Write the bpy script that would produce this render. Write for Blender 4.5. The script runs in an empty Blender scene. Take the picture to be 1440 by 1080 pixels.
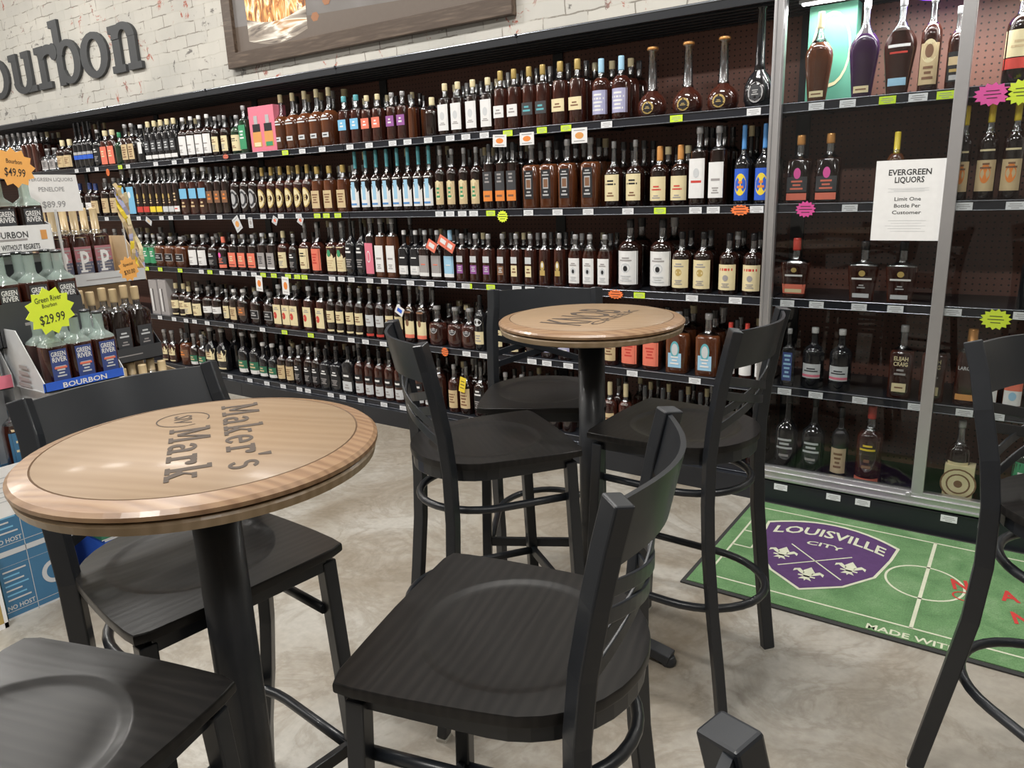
import bpy, bmesh, math, random
from mathutils import Vector, Matrix
random.seed(7)
C = bpy.context.scene.collection
PI = math.pi
# ------------------------------------------------------------------ camera
FPX, TH, RO, PS, H = 1046.0, math.radians(14.668), math.radians(-2.0737), math.radians(35.128), 1.43
_u = Vector((0, 0, 1)); _fh = Vector((-math.sin(PS), math.cos(PS), 0)); _r = Vector((math.cos(PS), math.sin(PS), 0))
FW = _fh*math.cos(TH) - _u*math.sin(TH); _up = _fh*math.sin(TH) + _u*math.cos(TH)
RT = _r*math.cos(RO) + _up*math.sin(RO); UP = -_r*math.sin(RO) + _up*math.cos(RO)
cam_d = bpy.data.cameras.new('camera'); cam = bpy.data.objects.new('camera', cam_d); C.objects.link(cam)
cam_d.sensor_width = 36; cam_d.lens = FPX/1440*36; cam_d.clip_start = 0.02
m = Matrix((RT, UP, -FW)).transposed().to_4x4(); m.translation = (0, 0, H); cam.matrix_world = m
bpy.context.scene.camera = cam
def ray(u, v): return RT*(u-720) - UP*(v-540) + FW*FPX
def aty(u, v, y): d = ray(u, v); return Vector((0, 0, H)) + d*(y/d.y)
def atz(u, v, z): d = ray(u, v); return Vector((0, 0, H)) + d*((z-H)/d.z)
def atx(u, v, x): d = ray(u, v); return Vector((0, 0, H)) + d*(x/d.x)

# ------------------------------------------------------------------ materials
MATS = {}
def mat(name, col=(.5, .5, .5), rough=.5, metal=0., coat=0., emit=None, es=1., spec=.5, grain=None):
    if name in MATS: return MATS[name]
    M = bpy.data.materials.new(name); M.use_nodes = True; n = M.node_tree.nodes; L = M.node_tree.links
    b = n['Principled BSDF']; b.inputs['Base Color'].default_value = (*col, 1); b.inputs['Roughness'].default_value = rough
    b.inputs['Metallic'].default_value = metal; b.inputs['Coat Weight'].default_value = coat; b.inputs['Coat Roughness'].default_value = .08
    b.inputs['Specular IOR Level'].default_value = spec
    if emit: b.inputs['Emission Color'].default_value = (*emit, 1); b.inputs['Emission Strength'].default_value = es
    if grain is None: grain = .06
    if grain and not emit:
        t = n.new('ShaderNodeTexNoise'); t.inputs['Scale'].default_value = 35; t.inputs['Detail'].default_value = 4
        tc = n.new('ShaderNodeTexCoord'); L.new(tc.outputs['Object'], t.inputs['Vector'])
        mx = n.new('ShaderNodeMix'); mx.data_type = 'RGBA'; mx.blend_type = 'MIX'
        mx.inputs[6].default_value = (*[c*(1-grain) for c in col], 1); mx.inputs[7].default_value = (*[min(1, c*(1+grain)+grain*.01) for c in col], 1)
        L.new(t.outputs['Fac'], mx.inputs[0]); L.new(mx.outputs[2], b.inputs['Base Color'])
    MATS[name] = M; return M
def nodes(name):
    M = bpy.data.materials.new(name); M.use_nodes = True; MATS[name] = M
    return M, M.node_tree.nodes, M.node_tree.links, M.node_tree.nodes['Principled BSDF']
def ramp(n, stops):
    r = n.new('ShaderNodeValToRGB'); e = r.color_ramp.elements
    while len(e) > 1: e.remove(e[-1])
    e[0].position = stops[0][0]; e[0].color = (*stops[0][1], 1)
    for p, c in stops[1:]: x = e.new(p); x.color = (*c, 1)
    return r
def noise(n, L, vec, scale, detail=6, dist=0., rough=.55):
    t = n.new('ShaderNodeTexNoise'); t.inputs['Scale'].default_value = scale; t.inputs['Detail'].default_value = detail
    t.inputs['Distortion'].default_value = dist; t.inputs['Roughness'].default_value = rough; L.new(vec, t.inputs['Vector']); return t
def mixc(n, L, fac, a, b, mode='MIX'):
    x = n.new('ShaderNodeMix'); x.data_type = 'RGBA'; x.blend_type = mode
    for s, v in ((0, fac), (6, a), (7, b)):
        if hasattr(v, 'links'): L.new(v, x.inputs[s])
        else: x.inputs[s].default_value = v if s == 0 else (*v, 1)
    return x.outputs[2]
def mapping(n, L, scale=(1, 1, 1), rot=(0, 0, 0), out='Object'):
    tc = n.new('ShaderNodeTexCoord'); mp = n.new('ShaderNodeMapping'); mp.inputs['Scale'].default_value = scale
    mp.inputs['Rotation'].default_value = rot; L.new(tc.outputs[out], mp.inputs['Vector']); return mp.outputs[0]
def bump(n, L, b, h, strength=.3, dist=.01):
    x = n.new('ShaderNodeBump'); x.inputs['Strength'].default_value = strength; x.inputs['Distance'].default_value = dist
    L.new(h, x.inputs['Height']); L.new(x.outputs[0], b.inputs['Normal'])

def make_floor():
    M, n, L, b = nodes('polished_concrete'); v = mapping(n, L)
    a = noise(n, L, v, .9, 8, 1.2); r1 = ramp(n, [(.33, (.245, .205, .155)), (.47, (.34, .305, .255)), (.6, (.44, .42, .38))]); L.new(a.outputs['Fac'], r1.inputs[0])
    c = noise(n, L, v, 2.6, 10, 2.5, .62); r2 = ramp(n, [(.46, (0, 0, 0)), (.54, (1, 1, 1)), (.6, (0, 0, 0))]); L.new(c.outputs['Fac'], r2.inputs[0])
    f = n.new('ShaderNodeMath'); f.operation = 'MULTIPLY'; f.inputs[1].default_value = .35; L.new(r2.outputs[0], f.inputs[0])
    c1 = mixc(n, L, f.outputs[0], r1.outputs[0], (.17, .135, .09))
    g = noise(n, L, v, 40, 5); r3 = ramp(n, [(.3, (.88, .88, .88)), (.7, (1.04, 1.04, 1.04))]); L.new(g.outputs['Fac'], r3.inputs[0])
    c2 = mixc(n, L, 1., c1, r3.outputs[0], 'MULTIPLY')
    st = noise(n, L, v, 5, 6, 3.); r4 = ramp(n, [(.62, (0, 0, 0)), (.75, (1, 1, 1))]); L.new(st.outputs['Fac'], r4.inputs[0])
    f2 = n.new('ShaderNodeMath'); f2.operation = 'MULTIPLY'; f2.inputs[1].default_value = .4; L.new(r4.outputs[0], f2.inputs[0])
    L.new(mixc(n, L, f2.outputs[0], c2, (.14, .115, .09)), b.inputs['Base Color'])
    rr = n.new('ShaderNodeMapRange'); rr.inputs[3].default_value = .3; rr.inputs[4].default_value = .5; L.new(a.outputs['Fac'], rr.inputs[0]); L.new(rr.outputs[0], b.inputs['Roughness'])
    bump(n, L, b, g.outputs['Fac'], .05, .003)
def make_brick():
    M, n, L, b = nodes('whitewashed_brick'); v = mapping(n, L, (1, 1, 1), (PI/2, 0, 0))
    nz = noise(n, L, v, 6, 4); mv = n.new('ShaderNodeMix'); mv.data_type = 'VECTOR'; mv.inputs[0].default_value = .035
    L.new(v, mv.inputs[4]); L.new(nz.outputs['Color'], mv.inputs[5])
    br = n.new('ShaderNodeTexBrick'); L.new(mv.outputs[1], br.inputs['Vector']); br.inputs['Scale'].default_value = 1
    br.inputs['Brick Width'].default_value = .26; br.inputs['Row Height'].default_value = .085; br.inputs['Mortar Size'].default_value = .0045; br.inputs['Mortar Smooth'].default_value = .4
    br.inputs['Color1'].default_value = (.64, .625, .585, 1); br.inputs['Color2'].default_value = (.58, .57, .54, 1); br.inputs['Mortar'].default_value = (.57, .555, .51, 1)
    # cracks only in places along the joints
    p = noise(n, L, v, 4.5, 6, 1); r = ramp(n, [(.49, (0, 0, 0)), (.57, (1, 1, 1))]); L.new(p.outputs['Fac'], r.inputs[0])
    f = n.new('ShaderNodeMath'); f.operation = 'MULTIPLY'; L.new(br.outputs['Fac'], f.inputs[0]); L.new(r.outputs[0], f.inputs[1])
    c = mixc(n, L, f.outputs[0], br.outputs['Color'], (.27, .25, .22))
    q = noise(n, L, v, 7, 12, .6, .75); r2 = ramp(n, [(.585, (0, 0, 0)), (.615, (1, 1, 1))]); L.new(q.outputs['Fac'], r2.inputs[0])
    q2 = noise(n, L, v, 1.7, 2); r3 = ramp(n, [(.48, (.2, .19, .18)), (.56, (.45, .13, .09))]); L.new(q2.outputs['Fac'], r3.inputs[0])
    c = mixc(n, L, r2.outputs[0], c, r3.outputs[0])
    s = noise(n, L, v, 2, 5); r4 = ramp(n, [(.3, (.86, .86, .84)), (.7, (1.05, 1.03, 1))]); L.new(s.outputs['Fac'], r4.inputs[0])
    L.new(mixc(n, L, 1., c, r4.outputs[0], 'MULTIPLY'), b.inputs['Base Color']); b.inputs['Roughness'].default_value = .7
    bump(n, L, b, q.outputs['Fac'], .15, .01)
def make_wood(name, c1, c2, c3, scale=(1, 1, 1), rough=.3, rot=0, coat=.3, bs=.06):
    M, n, L, b = nodes(name); v = mapping(n, L, scale, (0, 0, rot))
    w = n.new('ShaderNodeTexWave'); w.bands_direction = 'Y'; w.inputs['Scale'].default_value = 3.2; w.inputs['Distortion'].default_value = 7; w.inputs['Detail'].default_value = 4; w.inputs['Detail Scale'].default_value = 1.2
    L.new(v, w.inputs['Vector']); a = noise(n, L, v, 14, 8, .6)
    mx = n.new('ShaderNodeMath'); mx.operation = 'ADD'; L.new(w.outputs['Fac'], mx.inputs[0]); L.new(a.outputs['Fac'], mx.inputs[1])
    hf = n.new('ShaderNodeMath'); hf.operation = 'MULTIPLY'; hf.inputs[1].default_value = .5; L.new(mx.outputs[0], hf.inputs[0])
    r = ramp(n, [(.2, c1), (.5, c2), (.8, c3)]); L.new(hf.outputs[0], r.inputs[0]); L.new(r.outputs[0], b.inputs['Base Color'])
    b.inputs['Roughness'].default_value = rough; b.inputs['Coat Weight'].default_value = coat; b.inputs['Coat Roughness'].default_value = .15; b.inputs['Specular IOR Level'].default_value = .3 if name.startswith('black') else .5
    bump(n, L, b, hf.outputs[0], bs, .004)
    return M
def make_pegboard():
    M, n, L, b = nodes('brown_pegboard'); v = mapping(n, L, (1, 1, 1), (PI/2, 0, 0))
    sc = n.new('ShaderNodeVectorMath'); sc.operation = 'MULTIPLY'; sc.inputs[1].default_value = (39.4, 39.4, 0); L.new(v, sc.inputs[0])
    fr = n.new('ShaderNodeVectorMath'); fr.operation = 'FRACTION'; L.new(sc.outputs[0], fr.inputs[0])
    ds = n.new('ShaderNodeVectorMath'); ds.operation = 'DISTANCE'; ds.inputs[1].default_value = (.5, .5, 0); L.new(fr.outputs[0], ds.inputs[0])
    lt = n.new('ShaderNodeMath'); lt.operation = 'LESS_THAN'; lt.inputs[1].default_value = .15; L.new(ds.outputs['Value'], lt.inputs[0])
    nz = noise(n, L, v, 3, 5); r = ramp(n, [(.3, (.14, .062, .046)), (.7, (.2, .088, .064))]); L.new(nz.outputs['Fac'], r.inputs[0])
    L.new(mixc(n, L, lt.outputs[0], r.outputs[0], (.02, .012, .01)), b.inputs['Base Color']); b.inputs['Roughness'].default_value = .5
def make_carpet():
    M, n, L, b = nodes('green_mat_pile'); v = mapping(n, L)
    a = noise(n, L, v, 9, 8, .5); r = ramp(n, [(.3, (.09, .2, .08)), (.55, (.135, .27, .115)), (.75, (.2, .33, .17))]); L.new(a.outputs['Fac'], r.inputs[0])
    g = noise(n, L, v, 220, 2); r2 = ramp(n, [(.3, (.75, .75, .75)), (.7, (1.15, 1.15, 1.15))]); L.new(g.outputs['Fac'], r2.inputs[0])
    L.new(mixc(n, L, 1., r.outputs[0], r2.outputs[0], 'MULTIPLY'), b.inputs['Base Color']); b.inputs['Roughness'].default_value = .95; bump(n, L, b, g.outputs['Fac'], .5, .004)
def make_glass(name, tint, fac, rough=.03):
    M, n, L, b = nodes(name); n.remove(b); out = n['Material Output']
    t = n.new('ShaderNodeBsdfTransparent'); t.inputs[0].default_value = (*tint, 1)
    g = n.new('ShaderNodeBsdfGlossy'); g.inputs['Roughness'].default_value = rough; g.inputs['Color'].default_value = (.9, .92, .95, 1)
    lw = n.new('ShaderNodeFresnel'); lw.inputs['IOR'].default_value = 1.5
    ad = n.new('ShaderNodeMath'); ad.operation = 'ADD'; ad.inputs[1].default_value = fac; ad.use_clamp = True; ml = n.new('ShaderNodeMath'); ml.operation = 'MULTIPLY'; ml.inputs[1].default_value = .45 if name == 'door_glass' else 1.; L.new(lw.outputs[0], ml.inputs[0]); L.new(ml.outputs[0], ad.inputs[0])
    mx = n.new('ShaderNodeMixShader'); L.new(ad.outputs[0], mx.inputs[0]); L.new(t.outputs[0], mx.inputs[1]); L.new(g.outputs[0], mx.inputs[2]); L.new(mx.outputs[0], out.inputs['Surface'])
def make_frosted(name, tint, pale, fac):
    M, n, L, b = nodes(name); t = n.new('ShaderNodeBsdfTransparent'); t.inputs[0].default_value = (*tint, 1); mx = n.new('ShaderNodeMixShader'); mx.inputs[0].default_value = fac
    b.inputs['Base Color'].default_value = (*pale, 1); b.inputs['Roughness'].default_value = .15; b.inputs['Coat Weight'].default_value = .5
    L.new(t.outputs[0], mx.inputs[1]); L.new(b.outputs[0], mx.inputs[2]); L.new(mx.outputs[0], n['Material Output'].inputs['Surface'])
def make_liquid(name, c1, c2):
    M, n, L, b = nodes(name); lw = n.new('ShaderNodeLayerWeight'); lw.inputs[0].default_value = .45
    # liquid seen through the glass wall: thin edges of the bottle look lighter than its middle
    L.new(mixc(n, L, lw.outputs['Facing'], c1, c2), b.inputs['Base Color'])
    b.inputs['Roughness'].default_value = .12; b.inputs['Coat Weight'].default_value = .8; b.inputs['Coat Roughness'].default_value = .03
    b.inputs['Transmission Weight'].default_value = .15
make_frosted('frosted_glass', (.8, .9, .86), (.55, .66, .62), .42)
make_floor(); make_brick(); make_pegboard(); make_carpet()
BW = make_wood('barrel_oak', (.27, .18, .105), (.285, .193, .115), (.305, .21, .127), (.4, 3.5, 1), .5, 0, .08)
RW = make_wood('barrel_rim_oak', (.22, .125, .066), (.28, .165, .09), (.32, .2, .11), (1.2, 5, 1), .38, 0, .2)
LW = make_wood('pale_oak', (.31, .22, .125), (.35, .25, .15), (.39, .28, .175), (1.2, 5, 1), .4, 0, .2)
SW = make_wood('black_stained_seat', (.0085, .008, .008), (.0105, .0098, .0096), (.015, .0135, .013), (.8, 5, 1), .36, 0, .05, .04)
FWD = make_wood('frame_walnut', (.07, .045, .03), (.10, .068, .047), (.15, .105, .075), (.8, 2, 9), .5, 0, .1)
make_glass('clear_glass', (.86, .88, .9), .22, .18); make_glass('door_glass', (.97, .98, .98), .0, .01); make_glass('teal_glass', (.75, .86, .84), .1)
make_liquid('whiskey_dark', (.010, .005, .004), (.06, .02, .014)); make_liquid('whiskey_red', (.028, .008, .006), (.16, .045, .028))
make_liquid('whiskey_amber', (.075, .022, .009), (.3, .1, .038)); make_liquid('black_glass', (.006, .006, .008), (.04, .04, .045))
make_liquid('violet_reflection_amber', (.03, .01, .035), (.13, .05, .2)); make_liquid('green_glass', (.01, .03, .015), (.05, .12, .06))  # purple tone is a violet reflection painted into an amber bottle's colour
STEEL = mat('black_powder_steel', (.012, .0145, .019), .36, 0, .1, grain=.15)
SHELF = mat('black_shelf_steel', (.012, .014, .019), .38, 0, .1)
LIP = mat('shelf_price_channel', (.018, .02, .028), .3, .2, .2); EDG = mat('channel_edge_highlight', (.28, .3, .34), .25, .7, .2)  # metal channel edges, paler so their colour carries the lip's bright highlight
ALU = mat('brushed_aluminium', (.62, .62, .64), .32, .85, grain=.04)
WHITE = mat('white_card', (.88, .88, .88), .6); TAGW = mat('white_tag', (.75, .77, .8), .45); TAGY = mat('lime_tag', (.62, .85, .04), .5)
INK = mat('black_ink', (.03, .03, .03), .6); GREY = mat('grey_print', (.35, .35, .36), .6)
cols = dict(cream=(.78, .68, .42), white=(.8, .8, .8), gold=(.5, .36, .12), black=(.015, .015, .018), red=(.6, .06, .045), orange=(.8, .25, .05), blue=(.09, .28, .62), ltblue=(.35, .6, .8),
    teal=(.12, .42, .48), purple=(.3, .1, .33), pink=(.75, .2, .28), green=(.05, .3, .14), grey=(.35, .33, .33), silver=(.45, .45, .46), yellow=(.85, .65, .05), brown=(.22, .11, .06), navy=(.05, .08, .25),
    beige=(.62, .48, .28), kraft=(.6, .46, .3), dkgrey=(.05, .052, .058), ltgrey=(.6, .62, .64), lilac=(.42, .42, .62), salmon=(.8, .2, .13), sky=(.2, .5, .75), royal=(.03, .12, .62),
    hotpink=(.9, .12, .45), hotorange=(1., .22, .06), paleorange=(1., .48, .13), lime=(.8, 1., .06), deepgreen=(.03, .16, .09), boxblue=(.055, .18, .33), mint=(.10, .33, .24), copper=(.7, .33, .1), violet=(.18, .08, .26), frosted=(.42, .56, .5), rose=(.42, .17, .2), slate=(.1, .11, .17))
def cm(k): return mat('print_'+k, cols[k], .5)

# ------------------------------------------------------------------ mesh builder
class MB:
    def __init__(s): s.v = []; s.f = []; s.m = []; s.mats = []; s.sm = []
    def slot(s, m):
        if m not in s.mats: s.mats.append(m)
        return s.mats.index(m)
    def add(s, vs, fs, m, smooth=False):
        o = len(s.v); k = s.slot(m); s.v += [tuple(v) for v in vs]
        for f in fs: s.f.append([o+i for i in f]); s.m.append(k); s.sm.append(smooth)
    def box(s, x0, x1, y0, y1, z0, z1, m, M=None):
        vs = [Vector((x, y, z)) for z in (z0, z1) for y in (y0, y1) for x in (x0, x1)]
        if M: vs = [M @ v for v in vs]
        s.add(vs, [(0, 2, 3, 1), (4, 5, 7, 6), (0, 1, 5, 4), (2, 6, 7, 3), (0, 4, 6, 2), (1, 3, 7, 5)], m)
    def lathe(s, prof, m, N=48, c=(0, 0, 0), cap=True, smooth=True):
        vs = []; fs = []; n = len(prof)
        for (r, z) in prof:
            for i in range(N): a = 2*PI*i/N; vs.append((c[0]+r*math.cos(a), c[1]+r*math.sin(a), c[2]+z))
        for j in range(n-1):
            for i in range(N): k = (i+1) % N; fs.append((j*N+i, j*N+k, (j+1)*N+k, (j+1)*N+i))
        s.add(vs, fs, m, smooth)
        if cap:
            s.add(vs[:N], [tuple(range(N-1, -1, -1))], m); s.add(vs[-N:], [tuple(range(N))], m)
    def sweep(s, pts, sec, m, side=None, smooth=False, closed=False):
        """sweep a section (list of (a,b)) along pts; a along the side vector, b along the other"""
        pts = [Vector(p) for p in pts]; n = len(pts); K = len(sec); vs = []; prev = None
        for i, p in enumerate(pts):
            if closed: t = (pts[(i+1) % n]-pts[i-1]).normalized()
            else: t = (pts[min(i+1, n-1)]-pts[max(i-1, 0)]).normalized()
            sd = Vector(side) if side is not None else (prev if prev is not None else (Vector((0, 0, 1)) if abs(t.z) < .9 else Vector((1, 0, 0))))
            b = t.cross(sd).normalized(); a = b.cross(t).normalized(); prev = a
            for (x, y) in sec: vs.append(p + a*x + b*y)
        fs = []; R = n if closed else n-1
        for i in range(R):
            j = (i+1) % n
            for k in range(K): l = (k+1) % K; fs.append((i*K+k, i*K+l, j*K+l, j*K+k))
        s.add(vs, fs, m, smooth)
        if not closed: s.add(vs[:K], [tuple(range(K-1, -1, -1))], m); s.add(vs[-K:], [tuple(range(K))], m)
    def prism(s, poly, m, M, depth):
        """2D polygon extruded; M maps (x,y,0..depth)"""
        n = len(poly); vs = [M @ Vector((x, y, 0)) for x, y in poly] + [M @ Vector((x, y, depth)) for x, y in poly]
        fs = [tuple(range(n-1, -1, -1)), tuple(range(n, 2*n))] + [(i, (i+1) % n, n+(i+1) % n, n+i) for i in range(n)]
        s.add(vs, fs, m)
    def strip(s, A, B, m, M, depth):
        """ribbon between 2D polylines A,B extruded by depth (0 = flat)"""
        n = len(A)
        v0 = [M @ Vector((*p, 0)) for p in A] + [M @ Vector((*p, 0)) for p in B]
        v1 = [M @ Vector((*p, depth)) for p in A] + [M @ Vector((*p, depth)) for p in B]
        f = []
        for i in range(n-1): f.append((2*n+i, 2*n+i+1, 2*n+n+i+1, 2*n+n+i))
        if depth:
            for i in range(n-1): f += [(n+i, n+i+1, i+1, i), (i, i+1, 2*n+i+1, 2*n+i), (2*n+n+i, 2*n+n+i+1, n+i+1, n+i)]
            f += [(0, 2*n, 3*n, n), (n-1, 2*n-1, 4*n-1, 3*n-1)]
        s.add(v0+v1, f, m)
    def build(s, name, parent=None, bevel=0, seg=2, fixn=True, **kw):
        me = bpy.data.meshes.new(name); me.from_pydata(s.v, [], s.f)
        for q in s.mats: me.materials.append(q)
        for p, k, q in zip(me.polygons, s.m, s.sm): p.material_index = k; p.use_smooth = q
        if fixn:
            bm = bmesh.new(); bm.from_mesh(me); bmesh.ops.remove_doubles(bm, verts=bm.verts, dist=1e-5); bmesh.ops.recalc_face_normals(bm, faces=bm.faces); bm.to_mesh(me); bm.free()
        o = bpy.data.objects.new(name, me); C.objects.link(o)
        if parent: o.parent = parent
        if bevel:
            md = o.modifiers.new('bevel', 'BEVEL'); md.width = bevel; md.segments = seg; md.limit_method = 'ANGLE'; md.angle_limit = math.radians(40)
        for k, v in kw.items(): o[k] = v
        return o
def circ(r, n=10): return [(r*math.cos(2*PI*i/n), r*math.sin(2*PI*i/n)) for i in range(n)]
def rect(a, b): return [(-a/2, -b/2), (a/2, -b/2), (a/2, b/2), (-a/2, b/2)]
def thing(name, label, cat, loc=(0, 0, 0), rz=0, group=None):
    o = bpy.data.objects.new(name, None); C.objects.link(o); o.location = loc; o.rotation_euler = (0, 0, rz); o.empty_display_size = .05
    o['label'] = label; o['category'] = cat
    if group: o['group'] = group
    return o
def tag(o, label, cat, group=None):
    o['label'] = label; o['category'] = cat
    if group: o['group'] = group
    return o
def struct(o): o['kind'] = 'structure'; return o
def dup(root, loc=None, rz=None, label=None):
    r = root.copy(); C.objects.link(r)
    if loc is not None: r.location = loc
    if rz is not None: r.rotation_euler = (0, 0, rz)
    if label: r['label'] = label
    for ch in list(root.children):
        c = ch.copy(); C.objects.link(c); c.parent = r
        for g in ch.children: d = g.copy(); C.objects.link(d); d.parent = c
    return r
def frame(o, x, y):
    """matrix with origin o, x-axis, y-axis"""
    x = Vector(x).normalized(); y = Vector(y).normalized(); z = x.cross(y)
    M = Matrix((x, y, z)).transposed().to_4x4(); M.translation = Vector(o); return M
_T = {}
def text2d(s, bold=0., align='CENTER'):
    k = (s, bold, align)
    if k in _T: return _T[k]
    cu = bpy.data.curves.new('t', 'FONT'); cu.body = s; cu.align_x = align; cu.size = 1; cu.offset = bold; cu.resolution_u = 2; cu.fill_mode = 'FRONT'
    o = bpy.data.objects.new('t', cu); me = o.to_mesh(); vs = [(v.co.x, v.co.y) for v in me.vertices]; fs = [tuple(p.vertices) for p in me.polygons]
    o.to_mesh_clear(); bpy.data.objects.remove(o); bpy.data.curves.remove(cu)
    _T[k] = (vs, fs); return _T[k]
def put_text(mb, s, m, M, size, width=None, bold=.01, align='CENTER', arc=None, yoff=0):
    vs, fs = text2d(s, bold, align)
    w = max(v[0] for v in vs)-min(v[0] for v in vs); sx = size if width is None else width/w
    mb.add([M @ Vector((x*sx, y*size*1.37+yoff+(arc(x*sx) if arc else 0), 0)) for x, y in vs], fs, m)

# ------------------------------------------------------------------ room
b = MB(); b.box(-13, 5, -4, 3.74, -.05, 0, MATS['polished_concrete']); struct(b.build('floor'))
b = MB(); b.box(-13, 5, 3.70, 3.80, 0, 4.2, MATS['whitewashed_brick']); struct(b.build('wall_back'))
b = MB(); b.box(-13, 5, -4, 3.8, 4.2, 4.25, mat('ceiling_paint', (.55, .55, .54), .8)); struct(b.build('ceiling'))
b = MB(); b.box(-13.1, -13, -4, 3.8, 0, 4.2, mat('wall_paint', (.38, .36, .34), .8)); struct(b.build('wall_left'))
b = MB(); b.box(5, 5.1, -4, 3.8, 0, 4.2, mat('wall_paint')); struct(b.build('wall_right'))
b = MB(); b.box(-13, 5, -4.1, -4, 0, 4.2, mat('wall_paint')); struct(b.build('wall_front'))

# raised slab-serif lettering "Bourbon" on the brick
def ellp(cx, cy, rx, ry, a0, a1, n=20): return [(cx+rx*math.cos(a0+(a1-a0)*i/n), cy+ry*math.sin(a0+(a1-a0)*i/n)) for i in range(n+1)]
def glyph(ch, w, xh, asc, t, th, sf):
    """slab-serif strokes as ('s', A, B) ribbons and ('p', poly) polygons; w width, t stem, th thin, sf serif height"""
    G = []; P = lambda *q: G.append(('p', list(q))); E = (lambda: .0009*(len(G)+1)) if xh > .1 else (lambda: 0)
    R = lambda x0, x1, y0, y1: P((x0+E(), y0+E()), (x1-E(), y0+E()), (x1-E(), y1-E()), (x0+E(), y1-E()))
    bowl = lambda cx, rx, a0=0, a1=2*PI, ry=xh/2, cy=xh/2: G.append(('s', ellp(cx, cy, rx, ry, a0, a1), ellp(cx, cy, max(rx-t, .001), ry-th, a0, a1)))
    if ch == 'o': bowl(w/2, w/2)
    elif ch == 'b': R(w*.1, w*.1+t, .0, asc); R(0, w*.1+t, asc-sf, asc); bowl(w*.55, w*.45, -PI*.85, PI*.85)
    elif ch == 'u':
        R(w*.08, w*.08+t, xh*.28, xh); R(-w*.02, w*.08+t, xh-sf, xh); R(w*.62, w*.62+t, 0, xh); R(w*.52, w*.62+t, xh-sf, xh); R(w*.62, w*1.0, 0, sf)
        cx = w*.35+t/2; rx = w*.27+t/2; G.append(('s', ellp(cx, xh*.3, rx, xh*.3, PI, 2*PI), ellp(cx, xh*.3, rx-t, xh*.3-th, PI, 2*PI)))
    elif ch == 'n':
        R(w*.1, w*.1+t, 0, xh); R(0, w*.1+t, xh-sf, xh); R(0, w*.2+t, 0, sf); R(w*.64, w*.64+t, 0, xh*.72); R(w*.55, w*1.02, 0, sf)
        cx = w*.37+t/2; rx = w*.27+t/2; G.append(('s', ellp(cx, xh*.7, rx, xh*.32, 0, PI), ellp(cx, xh*.7, rx-t, xh*.32-th, 0, PI)))
    elif ch == 'r':
        R(w*.15, w*.15+t, 0, xh); R(0, w*.15+t, xh-sf, xh); R(0, w*.35+t, 0, sf)
        G.append(('s', ellp(w*.65, xh*.66, w*.45, xh*.34, PI*.15, PI*.95), ellp(w*.65, xh*.66, w*.45-t*.7, xh*.34-th*1.5, PI*.15, PI*.95))); G.append(('p', ellp(w*.92, xh*.8, t*.62, t*.62, 0, 2*PI, 12)[:-1]))
    elif ch == 'B':
        R(w*.1, w*.1+t, 0, asc); R(0, w*.4, asc-sf, asc); R(0, w*.4, 0, sf)
        for cy, ry in ((asc*.27, asc*.27), (asc*.76, asc*.24)): G.append(('s', ellp(w*.45, cy, w*.5, ry, -PI/2, PI/2), ellp(w*.45, cy, w*.5-t, ry-th, -PI/2, PI/2)))
        for y in (0, asc*.5, asc-th): R(w*.1, w*.46, y, y+th)
    elif ch == 'M':
        R(w*.1, w*.1+t*.75, 0, asc); R(w*.8, w*.8+t, 0, asc); R(0, w*.1+t, asc-sf, asc); R(w*.78, w*1.0, asc-sf, asc); R(0, w*.32, 0, sf); R(w*.68, w*1.05, 0, sf)
        P((w*.1, asc), (w*.1+t, asc), (w*.5+t*.4, asc*.2), (w*.5-t*.4, asc*.2)); P((w*.8, asc), (w*.8+t*.6, asc), (w*.5+t*.4, asc*.2), (w*.5-t*.1, asc*.2))
    elif ch == 'a':
        R(w*.6, w*.6+t, 0, xh*.7); R(w*.6, w*1.0, 0, sf)
        G.append(('s', ellp(w*.33+t/2, xh*.68, w*.27+t/2, xh*.32, 0, PI*.9), ellp(w*.33+t/2, xh*.68, w*.27-t/2, xh*.32-th, 0, PI*.9)))
        G.append(('s', ellp(w*.38, xh*.3, w*.34, xh*.3, PI*.25, PI*1.8), ellp(w*.38, xh*.3, w*.34-t, xh*.3-th, PI*.25, PI*1.8)))
    elif ch == 'k':
        R(w*.1, w*.1+t, 0, asc); R(0, w*.1+t, asc-sf, asc); R(0, w*.25+t, 0, sf); R(w*.6, w*1.0, xh-sf, xh); R(w*.62, w*1.08, 0, sf)
        P((w*.72, xh), (w*.86, xh), (w*.2+t, xh*.35), (w*.1+t, xh*.38)); P((w*.3, xh*.5), (w*.3+t*1.2, xh*.62), (w*.95, 0), (w*.7, 0))
    elif ch == 'e':
        bowl(w/2, w/2, PI*.0, PI*1.8); R(w*.1, w*.95, xh*.47, xh*.47+th)
    elif ch == 's':
        G.append(('s', ellp(w*.5, xh*.75, w*.42, xh*.25, PI*.1, PI*1.5), ellp(w*.5, xh*.75, w*.42-t*.8, xh*.25-th, PI*.1, PI*1.5)))
        G.append(('s', ellp(w*.5, xh*.25+th*.5, w*.42, xh*.25+th*.5, -PI*.9, PI*.5), ellp(w*.5, xh*.25+th*.5, w*.42-t*.8, xh*.25-th*.5, -PI*.9, PI*.5)))
    elif ch == "'": P((0, asc), (t*1.2, asc), (t*.8, asc*.7), (t*.3, asc*.7))
    return G
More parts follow.
